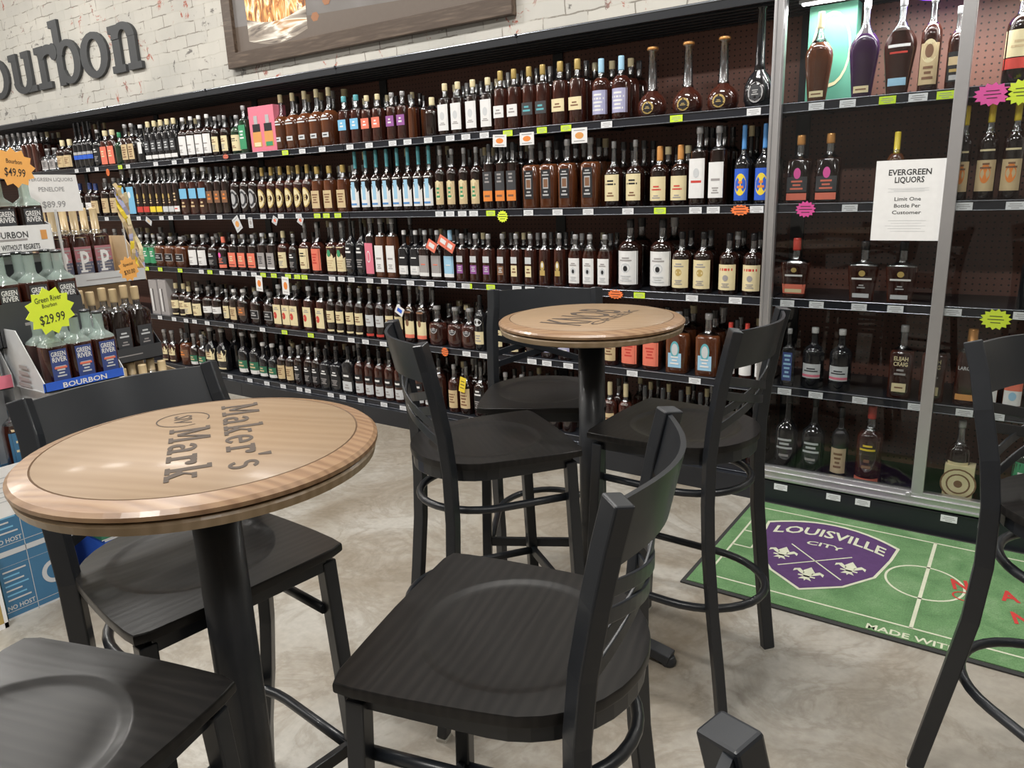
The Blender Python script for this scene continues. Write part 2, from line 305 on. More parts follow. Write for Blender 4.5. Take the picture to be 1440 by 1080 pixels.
def draw_glyph(mb, ch, m, M, depth, **k):
    for gi, g in enumerate(glyph(ch, **k)):
        st = (.0012 if depth else .00008)*gi
        if depth: depth += .0011
        else: M = M @ Matrix.Translation((0, 0, .00006))
        if g[0] == 'p':
            if depth: mb.prism(g[1], m, M, depth)
            else: mb.add([M @ Vector((*p, 0)) for p in g[1]], [tuple(range(len(g[1])))], m)
        else: mb.strip(g[1], g[2], m, M, depth)
LET = mat('charcoal_sign_letter', (.055, .058, .062), .55)
lx = [('B', -9.80, .62), ('o', -9.02, .5), ('u', -8.46, .5), ('r', -7.93, .4), ('b', -7.58, .48), ('o', -7.10, .46), ('n', -6.60, .45)]
sign = thing('wall_sign', 'raised charcoal serif lettering reading Bourbon on the whitewashed brick wall', 'sign', (-8, 3.70, 2.49))
for ch, x, w in lx:
    b = MB(); M = frame((x+8, 0, 0), (1, 0, 0), (0, 0, 1)); draw_glyph(b, ch, LET, M, .024, w=w, xh=.37, asc=.55, t=.118, th=.055, sf=.062)
    b.build('letter', sign, 0, fixn=False)

# framed picture of a whisky tumbler
X0, X1, Z0, Z1 = -5.0, -2.48, 2.35, 3.75
pic = thing('framed_picture', 'large walnut framed print of a whisky tumbler on the brick wall', 'picture', ((X0+X1)/2, 3.70, Z0))
w2 = (X1-X0)/2; hh = Z1-Z0; FB = .10
b = MB()
for poly in ([(-w2, 0), (w2, 0), (w2-FB, FB), (-w2+FB, FB)], [(-w2, hh), (-w2+FB, hh-FB), (w2-FB, hh-FB), (w2, hh)], [(-w2, 0), (-w2+FB, FB), (-w2+FB, hh-FB), (-w2, hh)], [(w2, 0), (w2, hh), (w2-FB, hh-FB), (w2-FB, FB)]):
    b.prism(poly, FWD, frame((0, -.05, 0), (1, 0, 0), (0, 0, 1)), -.048)
b.build('picture_frame', pic, .004)
M0, n, L, bs = nodes('print_backdrop'); v = mapping(n, L); sp = n.new('ShaderNodeSeparateXYZ'); L.new(v, sp.inputs[0]); nz = noise(n, L, v, 2.2, 4, .5)
rr = ramp(n, [(.40, (.16, .145, .135)), (.6, (.2, .185, .18))]); L.new(nz.outputs['Fac'], rr.inputs[0]); L.new(rr.outputs[0], bs.inputs['Base Color']); bs.inputs['Roughness'].default_value = .35
M1, n, L, bs = nodes('print_whisky'); v = mapping(n, L, (9, 1, 2.5)); nz = noise(n, L, v, 1.6, 7, 2.5); rr = ramp(n, [(.35, (.12, .04, .015)), (.47, (.6, .22, .05)), (.55, (.95, .6, .2)), (.62, (1, .92, .75)), (.7, (.3, .1, .03))]); L.new(nz.outputs['Fac'], rr.inputs[0]); L.new(rr.outputs[0], bs.inputs['Base Color'])
M2, n, L, bs = nodes('print_tumbler_base'); v = mapping(n, L, (2, 1, 13)); nz = noise(n, L, v, 1.2, 3, .8); rr = ramp(n, [(.35, (.1, .08, .07)), (.5, (.4, .34, .28)), (.58, (.95, .9, .8)), (.66, (.5, .25, .08))]); L.new(nz.outputs['Fac'], rr.inputs[0]); L.new(rr.outputs[0], bs.inputs['Base Color'])
b = MB(); b.box(-w2+FB-.01, w2-FB+.01, -.022, -.012, FB-.01, hh-FB+.01, M0)
FP = frame((0, -.0228, 0), (1, 0, 0), (0, 0, 1))
tb = mat('print_table_brown', (.135, .105, .085), .4)
b.add([FP @ Vector((x, z, 0)) for x, z in ((-w2+FB, FB), (w2-FB, FB), (w2-FB, .17), (-w2+FB, .27))], [(0, 1, 2, 3)], tb)
gx = -w2+.24; FP2 = frame((gx, -.0234, 0), (1, 0, 0), (0, 0, 1))
gw = .062
b.strip([(i*gw, .16-.05*math.sin(PI*i/10)) for i in range(11)], [(i*gw, .30-.05*math.sin(PI*i/10)) for i in range(11)], M2, FP2, 0)
b.strip([(i*gw, .30-.05*math.sin(PI*i/10)) for i in range(11)], [(i*gw*1.08-.02, 1.0) for i in range(11)], M1, FP2, 0)
for dx, dz in ((.78, .45), (.86, .5), (.7, .22), (.82, .3)): b.add([FP2 @ Vector((dx+.04*math.cos(a*PI/3), dz+.03*math.sin(a*PI/3), 0)) for a in range(6)], [tuple(range(6))], mat('print_ember', (.34, .15, .07), .5))
b.build('canvas', pic, fixn=False)

# ------------------------------------------------------------------ shelving
YF = 3.28; ZS = [1.724, 1.328, .933, .542, .142]; ZTOP = 2.161; UW = 1.28; XC = -.92
PEG = MATS['brown_pegboard']
ordn = ['first', 'second', 'third', 'fourth', 'fifth', 'sixth', 'seventh', 'eighth', 'ninth', 'tenth', 'eleventh', 'twelfth', 'thirteenth']
rown = ['top', 'second', 'third', 'fourth', 'bottom']
units = []
def shelf_mesh():
    b = MB(); b.box(.004, UW-.004, .012, .385, -.018, 0, SHELF)
    b.box(.002, UW-.002, 0, .014, -.036, .004, LIP); b.box(.002, UW-.002, -.004, 0, -.034, -.0305, EDG); b.box(.002, UW-.002, -.004, 0, .0, .003, EDG)
    for k in range(5): x = .1+k*.27; b.box(x, x+.03, .03, .36, -.026, -.018, SHELF)
    return b
sm = None
for k in range(8):
    x0 = XC - UW*(k+1) if k < 7 else XC
    lab = ('black shelving section %s from the glass display case, full of bottles' % (ordn[k] if k else 'immediately left')) if k < 7 else 'black shelving section behind the sliding glass doors'
    if k == 0: lab = 'black shelving section directly left of the glass display case'
    t = thing('shelving_unit', lab, 'shelving', (x0, YF, 0), 0, None)
    b = MB(); b.box(0, UW, .385, .397, .1, 2.13, PEG); b.build('back_panel', t)
    for x in (0, UW-.03): b = MB(); b.box(x, x+.03, .375, .41, 0, 2.15, SHELF); b.build('upright', t)
    b = MB(); b.box(0, UW, -.033, .40, 0, .105, SHELF); b.build('kick_plate', t, .002)
    b = MB(); b.box(0, UW, .01, .40, 2.13, 2.15, SHELF); b.box(0, UW, -.004, .012, 2.118, 2.161, SHELF); b.box(0, UW, -.007, -.003, 2.152, 2.158, EDG); b.box(UW-.012, UW, -.010, 0, 2.146, 2.164, LIP)
    for j in range(6): b.box(0, UW, .05+j*.06, .065+j*.06, 2.115, 2.13, SHELF)
    b.build('canopy', t, .002)
    sh = []
    for z in ZS:
        if sm is None: o = shelf_mesh().build('shelf', t, .0015); sm = o
        else: o = sm.copy(); C.objects.link(o); o.parent = t
        o.location = (0, 0, z); sh.append(o)
    units.append((x0, sh))
def unit_at(X):
    for x0, sh in units:
        if x0 <= X < x0+UW: return x0, sh
    return units[0]
def tagmesh(m):
    b = MB(); b.box(-.029, .029, -.0016, 0, -.014, .014, m)
    for zz, w in ((.006, .018), (-.001, .022), (-.008, .012)): b.box(-w, w, -.0019, -.0016, zz-.0012, zz+.0012, GREY)
    return b
tagp = {}
def price_tag(row, px, kind='w', dz=-.018):
    X = aty(px, 300, YF-.006)
    # pixel row of the lip at that x
    v = 300.
    for _ in range(6):
        p = aty(px, v, YF-.006); v -= (ZS[row]-.016 - p.z) * 270
    X = aty(px, v, YF-.006).x
    x0, sh = unit_at(X); o = tagp.get(kind)
    if o is None: o = tagmesh(TAGW if kind == 'w' else TAGY).build('price_tag', sh[row]); tagp[kind] = o
    else: o = o.copy(); C.objects.link(o); o.parent = sh[row]
    o.location = (X-x0, -.005, dz); return o
def starpoly(r, n=14, inner=.78, sx=1.): return [(sx*(r if i % 2 == 0 else r*inner)*math.cos(PI*i/n+.1), (r if i % 2 == 0 else r*inner)*math.sin(PI*i/n+.1)) for i in range(2*n)]
TG = {0: ([108, 124, 136, 180, 219, 245, 262, 282, 342, 366, 425, 453, 492, 519, 552, 573, 602, 633, 655, 681, 853, 1060], [169, 401, 714, 762, 796, 951]),
 1: ([20, 60, 150, 195, 227, 240, 262, 285, 309, 341, 370, 395, 420, 618, 633, 650, 666, 743, 784, 827, 883, 978, 1003, 1064], [446, 459, 475, 690, 928]),
 2: ([283, 312, 330, 343, 357, 467, 480, 494, 520, 541, 577, 605, 635, 655, 727, 745, 777, 973, 1034], [206, 225, 253, 295, 370, 385, 405, 418, 428, 658, 690, 835, 899]),
 3: ([224, 244, 261, 273, 291, 325, 369, 465, 494, 514, 539, 656, 680, 748, 769, 799, 889, 977], [400, 437]),
 4: ([262, 323, 351, 375, 398, 421, 433, 465, 482, 508, 540, 567, 665, 690], [])}
for r, (w, y) in TG.items():
    for p in w: price_tag(r, p, 'w')
    for p in y: price_tag(r, p, 'y')
for r, w, y in ((0, [1148, 1192, 1290, 1232+60], [1248, 1330]), (1, [1195, 1260, 1355, 1428], []), (2, [1107, 1148, 1208, 1259, 1340, 1438], []), (3, [1103, 1147, 1209, 1288, 1356, 1400], [])):
    for p in w: price_tag(r, p, 'w')
    for p in y: price_tag(r, p, 'y')
for p in (1101, 1175, 1216, 1337, 1390): price_tag(4, p, 'w', -.058).location.y = -.034
def burst(row, px, key, r=.035, sx=1.3, dz=-.03):
    v = 300.
    for _ in range(6): p = aty(px, v, YF-.01); v -= (ZS[row]-.02-p.z)*270
    X = p.x; x0, sh = unit_at(X); b = MB(); M = frame((0, 0, 0), (1, 0, 0), (0, 0, 1))
    b.prism(starpoly(r, sx=sx), cm(key), M, .0012)
    for zz, w in ((.012, .02), (.0, .026), (-.012, .016)): b.box(-w, w, -.0022, -.0013, zz-.0012, zz+.0012, INK)
    o = b.build('sale_tag', sh[row]); o.location = (X-x0, -.012, dz)
burst(1, 707, 'lime', .032, 1.1, -.035); burst(1, 1041, 'hotorange', .024, 1.8, -.02); burst(2, 866, 'hotorange', .024, 1.8, -.018); burst(3, 626, 'hotorange', .028, 1., -.02)
burst(0, 1396, 'hotpink', .04, 1.5, -.03); burst(0, 1438, 'lime', .045, 1.2, -.03); burst(1, 1133, 'hotpink', .034, 1.2, -.02); burst(2, 1401, 'lime', .04, 1.3, -.035); burst(0, 318, 'salmon', .018, 1.8, -.01); burst(0, 151, 'hotorange', .03, .9, -.05)
def hang_card(row, px, w, h, key, spot=None, tilt=0.):
    v = 300.
    for _ in range(6): p = aty(px, v, YF-.01); v -= (ZS[row]-.02-p.z)*270
    x0, sh = unit_at(p.x); b = MB(); b.box(-w/2, w/2, -.0012, 0, -h, 0, cm(key))
    if spot:
        M = frame((0, -.0016, -h*.5), (1, 0, 0), (0, 0, 1)); b.add([M @ Vector((w*.28*math.cos(a*PI/6), h*.22*math.sin(a*PI/6), 0)) for a in range(12)], [tuple(range(12))], cm(spot))
        for q in (.15, .85): b.box(-w*.35, w*.35, -.0018, -.0012, -h*q-.002, -h*q+.002, GREY)
    o = b.build('hanging_card', sh[row]); o.location = (p.x-x0, -.012, -.022); o.rotation_euler = (0, tilt, 0)
for r, p, w, h, k, s, t in ((0, 703, .085, .06, 'white', 'orange', .05), (0, 741, .085, .06, 'white', 'orange', 0), (0, 815, .085, .07, 'white', 'copper', 0), (2, 364, .07, .11, 'white', 'orange', .05), (2, 401, .07, .12, 'white', 'orange', .05),
        (1, 352, .045, .07, 'ltgrey', 'grey', 0), (1, 388, .05, .05, 'ltgrey', 'salmon', .5), (1, 424, .05, .05, 'ltgrey', 'salmon', .5), (1, 210, .08, .04, 'ltgrey', 'beige', .5), (1, 330, .075, .1, 'ltgrey', 'copper', -.5), (1, 1300, .06, .03, 'white', None, 0)):
    hang_card(r, p, w, h, k, s, t)

# ------------------------------------------------------------------ bottles
SH = {
 'std': dict(p=[(0, .9), (.015, 1), (.58, 1), (.63, .95), (.68, .72), (.72, .42), (.76, .33), (.86, .3), (1, .3)], fill=.70, n=2, d=1),
 'long': dict(p=[(0, .9), (.015, 1), (.5, 1), (.56, .9), (.61, .55), (.66, .34), (.72, .27), (1, .24)], fill=.62, n=2.6, d=1),
 'sq': dict(p=[(0, .95), (.012, 1), (.62, 1), (.66, .93), (.69, .6), (.72, .36), (.76, .32), (1, .32)], fill=.66, n=6, d=.8),
 'tallsq': dict(p=[(0, .95), (.012, 1), (.68, 1), (.71, .93), (.74, .5), (.77, .36), (1, .36)], fill=.7, n=5, d=.9),
 'pot': dict(p=[(0, .6), (.02, .85), (.1, 1), (.22, .98), (.31, .7), (.36, .4), (.42, .33), (.6, .29), (.94, .26), (.95, .36), (1, .36)], fill=.38, n=2, d=.85),
 'dec': dict(p=[(0, .75), (.03, .9), (.2, 1), (.42, .98), (.56, .8), (.63, .45), (.68, .33), (.85, .33), (1, .38)], fill=.58, n=2.5, d=.8),
 'angel': dict(p=[(0, .62), (.02, .66), (.25, .82), (.45, .98), (.52, 1), (.58, .93), (.66, .62), (.72, .35), (.78, .22), (1, .21)], fill=.66, n=2.2, d=.55),
 'foot': dict(p=[(0, .78), (.03, .8), (.05, .78), (.5, .98), (.58, 1), (.62, .95), (.65, .6), (.68, .3), (.72, .26), (1, .26)], fill=.6, n=5, d=.6),
 'broad': dict(p=[(0, .94), (.015, 1), (.58, 1), (.63, .93), (.67, .75), (.71, .45), (.74, .4), (1, .4)], fill=.6, n=4.5, d=.9),
 'stubby': dict(p=[(0, .9), (.02, 1), (.6, 1), (.7, .93), (.76, .6), (.8, .4), (.84, .36), (1, .36)], fill=.7, n=3.5, d=.85),
}
def rad(sh, z):
    p = SH[sh]['p']
    for (z0, r0), (z1, r1) in zip(p, p[1:]):
        if z <= z1: return r0+(r1-r0)*(z-z0)/max(z1-z0, 1e-6)
    return p[-1][1]
def ddf(sh, z):
    bt = max(zz for zz, rr in SH[sh]['p'] if rr >= .98); d = SH[sh]['d']
    return d if z <= bt+.07 else d+(1-d)*min(1, (z-bt-.07)/.06)
def surf(sh, R, h, s, z, off=0.):
    """front surface point: s = x/R of body in -1..1, z fraction"""
    q = SH[sh]; r = R*rad(sh, z); n = q['n'] if z < .66 else 2; x = max(-.98, min(.98, s*R/r)); y = (1-abs(x)**n)**(1/n)
    return Vector((x*r, -(y*r*ddf(sh, z) + off), z*h))
def bottle_proto(shape, R, h, liq, capk, capz, label, glass='clear_glass', simple=False):
    q = SH[shape]; N = 12 if simple else 18; rings = []; zs = sorted(set([z for z, _ in q['p']]+[q['fill']]))
    b = MB(); vs = []
    for z in zs:
        r = R*rad(shape, z); n = q['n'] if z < .66 else 2
        dd = ddf(shape, z)
        for i in range(N):
            a = 2*PI*(i+.5)/N; ca, sa = math.cos(a), math.sin(a)
            f = (abs(ca)**n+abs(sa)**n)**(-1/n); vs.append((r*f*ca, r*f*sa*dd, z*h))
    k = zs.index(q['fill']); fl = []; fg = []
    for j in range(len(zs)-1):
        for i in range(N):
            l = (i+1) % N; (fl if j < k else fg).append((j*N+i, j*N+l, (j+1)*N+l, (j+1)*N+i))
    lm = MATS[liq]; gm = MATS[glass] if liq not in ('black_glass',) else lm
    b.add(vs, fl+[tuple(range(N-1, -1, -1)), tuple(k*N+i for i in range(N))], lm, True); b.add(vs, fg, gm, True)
    root = thing('bottle', '', 'bottle'); o = b.build('glass_body', root, fixn=True)
    if capk in ('silver', 'white', 'ltgrey') and capz < .9: capz = .91
    if capk:
        r = R*rad(shape, .98)+.0015; c = MB(); pr = [(R*rad(shape, capz)+.001, capz*h), (r, capz*h+.006), (r, h*.985), (r*.92, h+.001), (.0005, h+.002)]
        if capk.endswith('*'):   # stopper head wider than neck
            capk = capk[:-1]; pr = [(r*1.02, h*.93), (r*1.35, h*.935), (r*1.35, h*.99), (r*1.2, h+.002), (.0005, h+.002)]
        c.lathe(pr, mat('cap_'+capk, cols[capk], .3, .35 if capk in ('gold', 'silver', 'copper') else 0, .3), 12); c.build('cap', root)
    if label:
        c = MB(); off = .0008
        for it in label:
            if it[0] == 'p':
                _, z0, z1, a, key = it[:5]; c0 = it[5] if len(it) > 5 else 0; K = 8; g = [[surf(shape, R, h, c0+a*(2*i/K-1), z, off) for i in range(K+1)] for z in (z0, (z0+z1)/2, z1)]
                V = [p for row in g for p in row]; c.add(V, [(r*(K+1)+i, r*(K+1)+i+1, (r+1)*(K+1)+i+1, (r+1)*(K+1)+i) for r in range(2) for i in range(K)], cm(key), True)
            elif it[0] == 'o':
                _, zc, rz, a, key = it[:5]; K = 18; c0 = it[5] if len(it) > 5 else 0
                V = [surf(shape, R, h, c0, zc, off)]+[surf(shape, R, h, c0+a*math.cos(2*PI*i/K), zc+rz*math.sin(2*PI*i/K), off) for i in range(K)]; c.add(V, [(0, 1+i, 1+(i+1) % K) for i in range(K)], cm(key), True)
            elif it[0] == 't':
                _, s, zc, hz, a, key = it; vv, ff = text2d(s, .02); w = max(p[0] for p in vv)-min(p[0] for p in vv)
                c.add([surf(shape, R, h, p[0]/w*2*a, zc+p[1]*hz*1.3, off) for p in vv], ff, cm(key))
            elif it[0] == 'l':
                _, z0, z1, n, a, key = it
                for j in range(n):
                    z = z0+(z1-z0)*(j+.5)/n; dz = (z1-z0)/n*.25; aa = a*(.55+.45*((j*7+3) % 5)/4); K = 4
                    A = [surf(shape, R, h, aa*(2*i/K-1), z-dz, off) for i in range(K+1)]; B = [surf(shape, R, h, aa*(2*i/K-1), z+dz, off) for i in range(K+1)]
                    c.add(A+B, [(i, i+1, K+1+i+1, K+1+i) for i in range(K)], cm(key))
            off += .0004
        c.build('label', root, fixn=False)
    return root
LB = {
 'cream': [('p', .12, .5, .85, 'cream'), ('l', .34, .44, 2, .6, 'brown'), ('l', .16, .3, 4, .5, 'grey')],
 'creamred': [('p', .1, .5, .88, 'cream'), ('l', .26, .36, 2, .6, 'red'), ('l', .13, .2, 2, .5, 'grey')],
 'creamtext': [('p', .1, .5, .9, 'cream'), ('l', .33, .43, 2, .72, 'black'), ('l', .16, .24, 2, .5, 'brown')],
 'white': [('p', .1, .55, .88, 'white'), ('l', .3, .36, 1, .6, 'grey'), ('l', .15, .24, 3, .5, 'grey')],
 'whitelow': [('p', .22, .42, .9, 'white'), ('l', .27, .37, 2, .6, 'grey')],
 'horse': [('p', .08, .56, .9, 'white'), ('o', .32, .07, .42, 'ltgrey'), ('o', .31, .04, .2, 'black'), ('l', .41, .48, 2, .6, 'grey'), ('l', .12, .22, 3, .6, 'ltgrey')],
 'crown': [('p', .08, .55, .9, 'cream'), ('o', .34, .06, .35, 'gold'), ('l', .42, .5, 2, .6, 'grey'), ('l', .13, .22, 3, .5, 'grey')],
 'redtext': [('p', .08, .5, .9, 'cream'), ('l', .38, .46, 1, .75, 'red'), ('o', .28, .05, .3, 'grey'), ('l', .12, .2, 3, .5, 'grey')],
 'lightblue': [('p', .08, .54, .9, 'white'), ('p', .2, .5, .35, 'ltblue', .1), ('l', .42, .5, 2, .5, 'ltblue'), ('l', .1, .16, 1, .7, 'blue')],
 'ovalpat': [('p', .1, .48, .8, 'beige'), ('o', .34, .16, .7, 'cream'), ('l', .2, .4, 3, .4, 'green')],
 'orangelow': [('p', .28, .58, .9, 'dkgrey'), ('l', .4, .56, 3, .5, 'grey'), ('p', .13, .29, .9, 'orange'), ('l', .18, .24, 1, .6, 'brown')],
 'panel': [('p', .15, .58, .62, 'black'), ('p', .3, .46, .36, 'silver'), ('p', .32, .44, .28, 'brown'), ('l', .48, .56, 2, .5, 'silver'), ('l', .18, .28, 2, .45, 'silver')],
 'bluelab': [('p', .3, .52, .85, 'sky'), ('l', .35, .48, 2, .4, 'white')], 'orglab': [('p', .3, .52, .85, 'salmon'), ('l', .35, .48, 2, .4, 'white')], 'purlab': [('p', .3, .52, .85, 'purple'), ('l', .35, .48, 2, .4, 'white')],
 'darklow': [('p', .22, .42, .9, 'dkgrey'), ('l', .26, .38, 2, .7, 'teal')], 'creammid': [('p', .22, .42, .92, 'cream'), ('l', .27, .36, 2, .6, 'brown')],
 'lilac': [('p', .12, .5, .92, 'lilac'), ('l', .16, .46, 5, .7, 'white')], 'whitetall': [('p', .1, .6, .92, 'white'), ('o', .38, .08, .4, 'ltgrey'), ('l', .2, .26, 2, .6, 'grey')],
 'whitered': [('p', .1, .6, .92, 'white'), ('l', .28, .34, 1, .7, 'red'), ('o', .42, .06, .35, 'ltgrey')],
 'clearscript': [('l', .44, .54, 2, .7, 'ltgrey'), ('l', .16, .24, 2, .4, 'ltgrey')], 'clearplate': [('l', .44, .54, 2, .7, 'ltgrey'), ('p', .16, .24, .5, 'ltgrey'), ('l', .18, .22, 1, .35, 'black')],
 'goldpot': [('o', .14, .09, .42, 'gold'), ('o', .14, .065, .3, 'black'), ('l', .12, .16, 2, .2, 'gold')],
 'hexbadge': [('o', .15, .1, .5, 'silver'), ('o', .15, .08, .4, 'dkgrey'), ('l', .12, .18, 3, .25, 'silver')],
 'bands': [('p', .3, .36, .95, 'silver'), ('p', .2, .29, .95, 'royal')], 'bandsr': [('p', .3, .36, .95, 'silver'), ('p', .2, .29, .95, 'red')],
 'orgtall': [('p', .06, .55, .9, 'salmon'), ('l', .25, .45, 3, .5, 'cream')], 'ornate': [('p', .12, .5, .9, 'beige'), ('l', .16, .45, 5, .6, 'brown')],
 'blackwhite': [('p', .08, .17, .95, 'white'), ('p', .25, .52, .8, 'dkgrey'), ('l', .3, .48, 3, .6, 'ltgrey')],
 'sidewhite': [('p', .25, .55, .5, 'white', .3)], 'whiteblue': [('p', .1, .55, .9, 'ltblue'), ('l', .2, .45, 4, .6, 'navy')],
 'greenlab': [('p', .1, .6, .9, 'green'), ('l', .3, .5, 3, .6, 'white')],
 'circsil': [('o', .33, .21, .85, 'silver'), ('o', .33, .17, .68, 'dkgrey'), ('o', .33, .12, .5, 'silver')], 'circgold': [('o', .33, .21, .85, 'gold'), ('o', .33, .18, .72, 'cream'), ('l', .25, .4, 3, .4, 'gold')],
 'cbr': [('p', .08, .2, .95, 'red'), ('o', .42, .06, .3, 'gold'), ('l', .26, .36, 2, .4, 'beige')], 'cby': [('p', .08, .2, .95, 'yellow'), ('o', .42, .06, .3, 'gold'), ('l', .26, .36, 2, .4, 'beige')],
 'cbg': [('p', .08, .2, .95, 'ltgrey'), ('o', .42, .06, .3, 'gold'), ('l', .26, .36, 2, .4, 'beige')], 'cbw': [('p', .08, .2, .95, 'white'), ('l', .12, .17, 1, .6, 'red'), ('l', .3, .5, 3, .5, 'beige')],
 'bluetop': [('p', .35, .56, .9, 'sky'), ('l', .15, .3, 2, .5, 'beige')], 'ambmark': [('p', .25, .5, .8, 'brown'), ('l', .3, .46, 2, .5, 'orange')],
 'brownlab': [('p', .1, .48, .85, 'beige'), ('l', .2, .42, 4, .6, 'brown')], 'brightblue': [('p', .05, .62, .92, 'sky'), ('o', .45, .07, .35, 'white')],
 'redsolid': [('p', .08, .5, .9, 'salmon'), ('l', .2, .42, 4, .5, 'red')], 'pinksolid': [('p', .06, .58, .9, 'pink'), ('o', .35, .1, .4, 'white'), ('o', .35, .08, .3, 'pink')],
 'greysolid': [('p', .08, .5, .9, 'grey'), ('l', .2, .42, 4, .5, 'dkgrey'), ('p', .08, .12, .9, 'white')], 'redbar': [('p', .1, .5, .9, 'salmon'), ('l', .14, .18, 1, .8, 'black'), ('l', .25, .42, 3, .5, 'cream')],
 'crest': [('o', .38, .1, .4, 'gold'), ('p', .2, .3, .5, 'gold'), ('o', .4, .05, .2, 'white')], 'twoblock': [('p', .42, .55, .6, 'ltgrey'), ('p', .18, .36, .6, 'purple'), ('l', .22, .34, 3, .45, 'ltgrey')],
 'twoblockg': [('p', .42, .55, .6, 'ltgrey'), ('p', .18, .36, .6, 'brown'), ('l', .22, .34, 3, .45, 'ltgrey')], 'twoblockw': [('p', .42, .55, .6, 'ltgrey'), ('p', .16, .38, .6, 'cream'), ('l', .22, .34, 2, .45, 'brown')],
 'greywhite': [('p', .14, .5, .95, 'grey'), ('p', .08, .15, .95, 'white'), ('l', .3, .34, 1, .5, 'salmon')], 'bluewhite': [('p', .14, .5, .95, 'ltblue'), ('p', .08, .15, .95, 'white'), ('l', .3, .34, 1, .5, 'white')],
 'nikka': [('p', .1, .28, .95, 'white'), ('p', .28, .5, .9, 'black'), ('l', .42, .47, 1, .6, 'white'), ('l', .14, .24, 2, .6, 'ltgrey')], 'creamscript': [('p', .08, .54, .9, 'cream'), ('o', .42, .07, .35, 'green'), ('l', .12, .3, 4, .7, 'beige')],
 'frame': [('p', .2, .45, .85, 'silver'), ('p', .215, .435, .8, 'black'), ('l', .27, .4, 2, .6, 'silver')], 'redseal': [('p', .1, .55, .88, 'cream'), ('o', .3, .08, .4, 'red', -.35), ('l', .42, .5, 2, .6, 'grey')],
 'yellowmid': [('p', .25, .5, .88, 'cream'), ('l', .3, .44, 3, .6, 'brown'), ('p', .06, .1, .8, 'cream')], 'midred': [('p', .25, .48, .88, 'ltgrey'), ('l', .3, .42, 2, .6, 'grey'), ('p', .05, .1, .85, 'red')],
 'talcyel': [('p', .14, .6, .92, 'cream'), ('l', .5, .56, 1, .7, 'brown'), ('o', .35, .06, .3, 'brown'), ('p', .09, .15, .92, 'salmon')], 'rounddec': [('o', .42, .1, .45, 'silver'), ('o', .42, .08, .37, 'dkgrey'), ('l', .38, .46, 3, .3, 'silver')],
 'roundgreen': [('o', .52, .07, .7, 'ltgrey'), ('p', .12, .35, .85, 'cream'), ('l', .16, .3, 3, .6, 'grey')], 'greenstripe': [('p', .08, .17, .9, 'white'), ('p', .17, .36, .9, 'deepgreen'), ('l', .2, .34, 2, .6, 'beige')],
 'blacktext': [('p', .12, .52, .85, 'black'), ('l', .38, .5, 2, .6, 'white'), ('l', .15, .3, 4, .6, 'grey')], 'oldtenn': [('p', .07, .27, .9, 'ltgrey'), ('p', .32, .46, .85, 'black'), ('l', .35, .43, 1, .6, 'white'), ('l', .11, .22, 2, .5, 'grey')],
 'badgeblue': [('p', .1, .34, .62, 'ltblue'), ('o', .4, .14, .42, 'teal'), ('o', .4, .1, .3, 'ltgrey'), ('l', .14, .3, 3, .45, 'white')], 'pinkblock': [('p', .06, .16, .85, 'salmon'), ('p', .18, .4, .85, 'dkgrey'), ('o', .45, .08, .3, 'hotpink'), ('l', .2, .36, 3, .6, 'salmon')],
 'blob': [('p', .06, .46, .85, 'royal'), ('o', .26, .14, .7, 'yellow'), ('l', .2, .32, 2, .45, 'orange')], 'slantgrey': [('p', .18, .42, .8, 'ltgrey'), ('p', .2, .24, .8, 'pink'), ('l', .28, .36, 2, .7, 'dkgrey')],
 'yelblack': [('l', .44, .54, 2, .65, 'yellow'), ('l', .2, .36, 2, .4, 'brown'), ('p', .02, .09, .9, 'salmon')], 'redlow': [('p', .08, .24, .85, 'salmon'), ('p', .1, .16, .6, 'cream'), ('l', .36, .42, 1, .7, 'white'), ('o', .48, .04, .2, 'gold')],
 'footlab': [('l', .36, .42, 1, .75, 'white'), ('o', .48, .05, .22, 'gold'), ('p', .07, .14, .55, 'ltgrey'), ('l', .22, .3, 2, .3, 'silver')], 'plate': [('p', .06, .13, .5, 'cream'), ('l', .08, .11, 1, .4, 'brown')],
 'bfour': [('p', .08, .5, .85, 'beige'), ('o', .42, .12, .75, 'cream'), ('o', .42, .07, .4, 'brown'), ('l', .12, .28, 3, .6, 'brown')], 'bluebase': [('l', .48, .54, 1, .75, 'white'), ('l', .42, .46, 1, .6, 'red'), ('p', .1, .18, .55, 'ltblue')],
 'goldcream': [('p', .1, .46, .8, 'black'), ('p', .3, .4, .7, 'beige'), ('p', .12, .18, .5, 'silver'), ('l', .2, .27, 1, .6, 'gold')], 'creamredband': [('p', .28, .55, .95, 'cream'), ('p', .16, .27, .95, 'red'), ('l', .36, .46, 2, .6, 'beige')],
 'flower': [('p', .1, .42, .9, 'beige'), ('o', .28, .1, .5, 'orange'), ('l', .32, .4, 2, .6, 'brown'), ('l', .5, .54, 1, .8, 'cream')], 'tanlab': [('p', .1, .45, .85, 'kraft'), ('l', .16, .4, 4, .5, 'brown')],
 'elijah': [('t', 'ELIJAH', .535, .06, .6, 'cream'), ('t', 'CRAIG', .46, .06, .6, 'cream'), ('l', .32, .43, 2, .55, 'grey'), ('p', .1, .22, .6, 'cream'), ('l', .14, .18, 1, .4, 'brown')],
 'larc': [('t', 'LARCENY', .48, .05, .8, 'ltgrey'), ('p', .08, .16, .8, 'copper')], 'whitescript': [('l', .28, .44, 3, .8, 'ltgrey'), ('l', .18, .24, 1, .5, 'grey')],
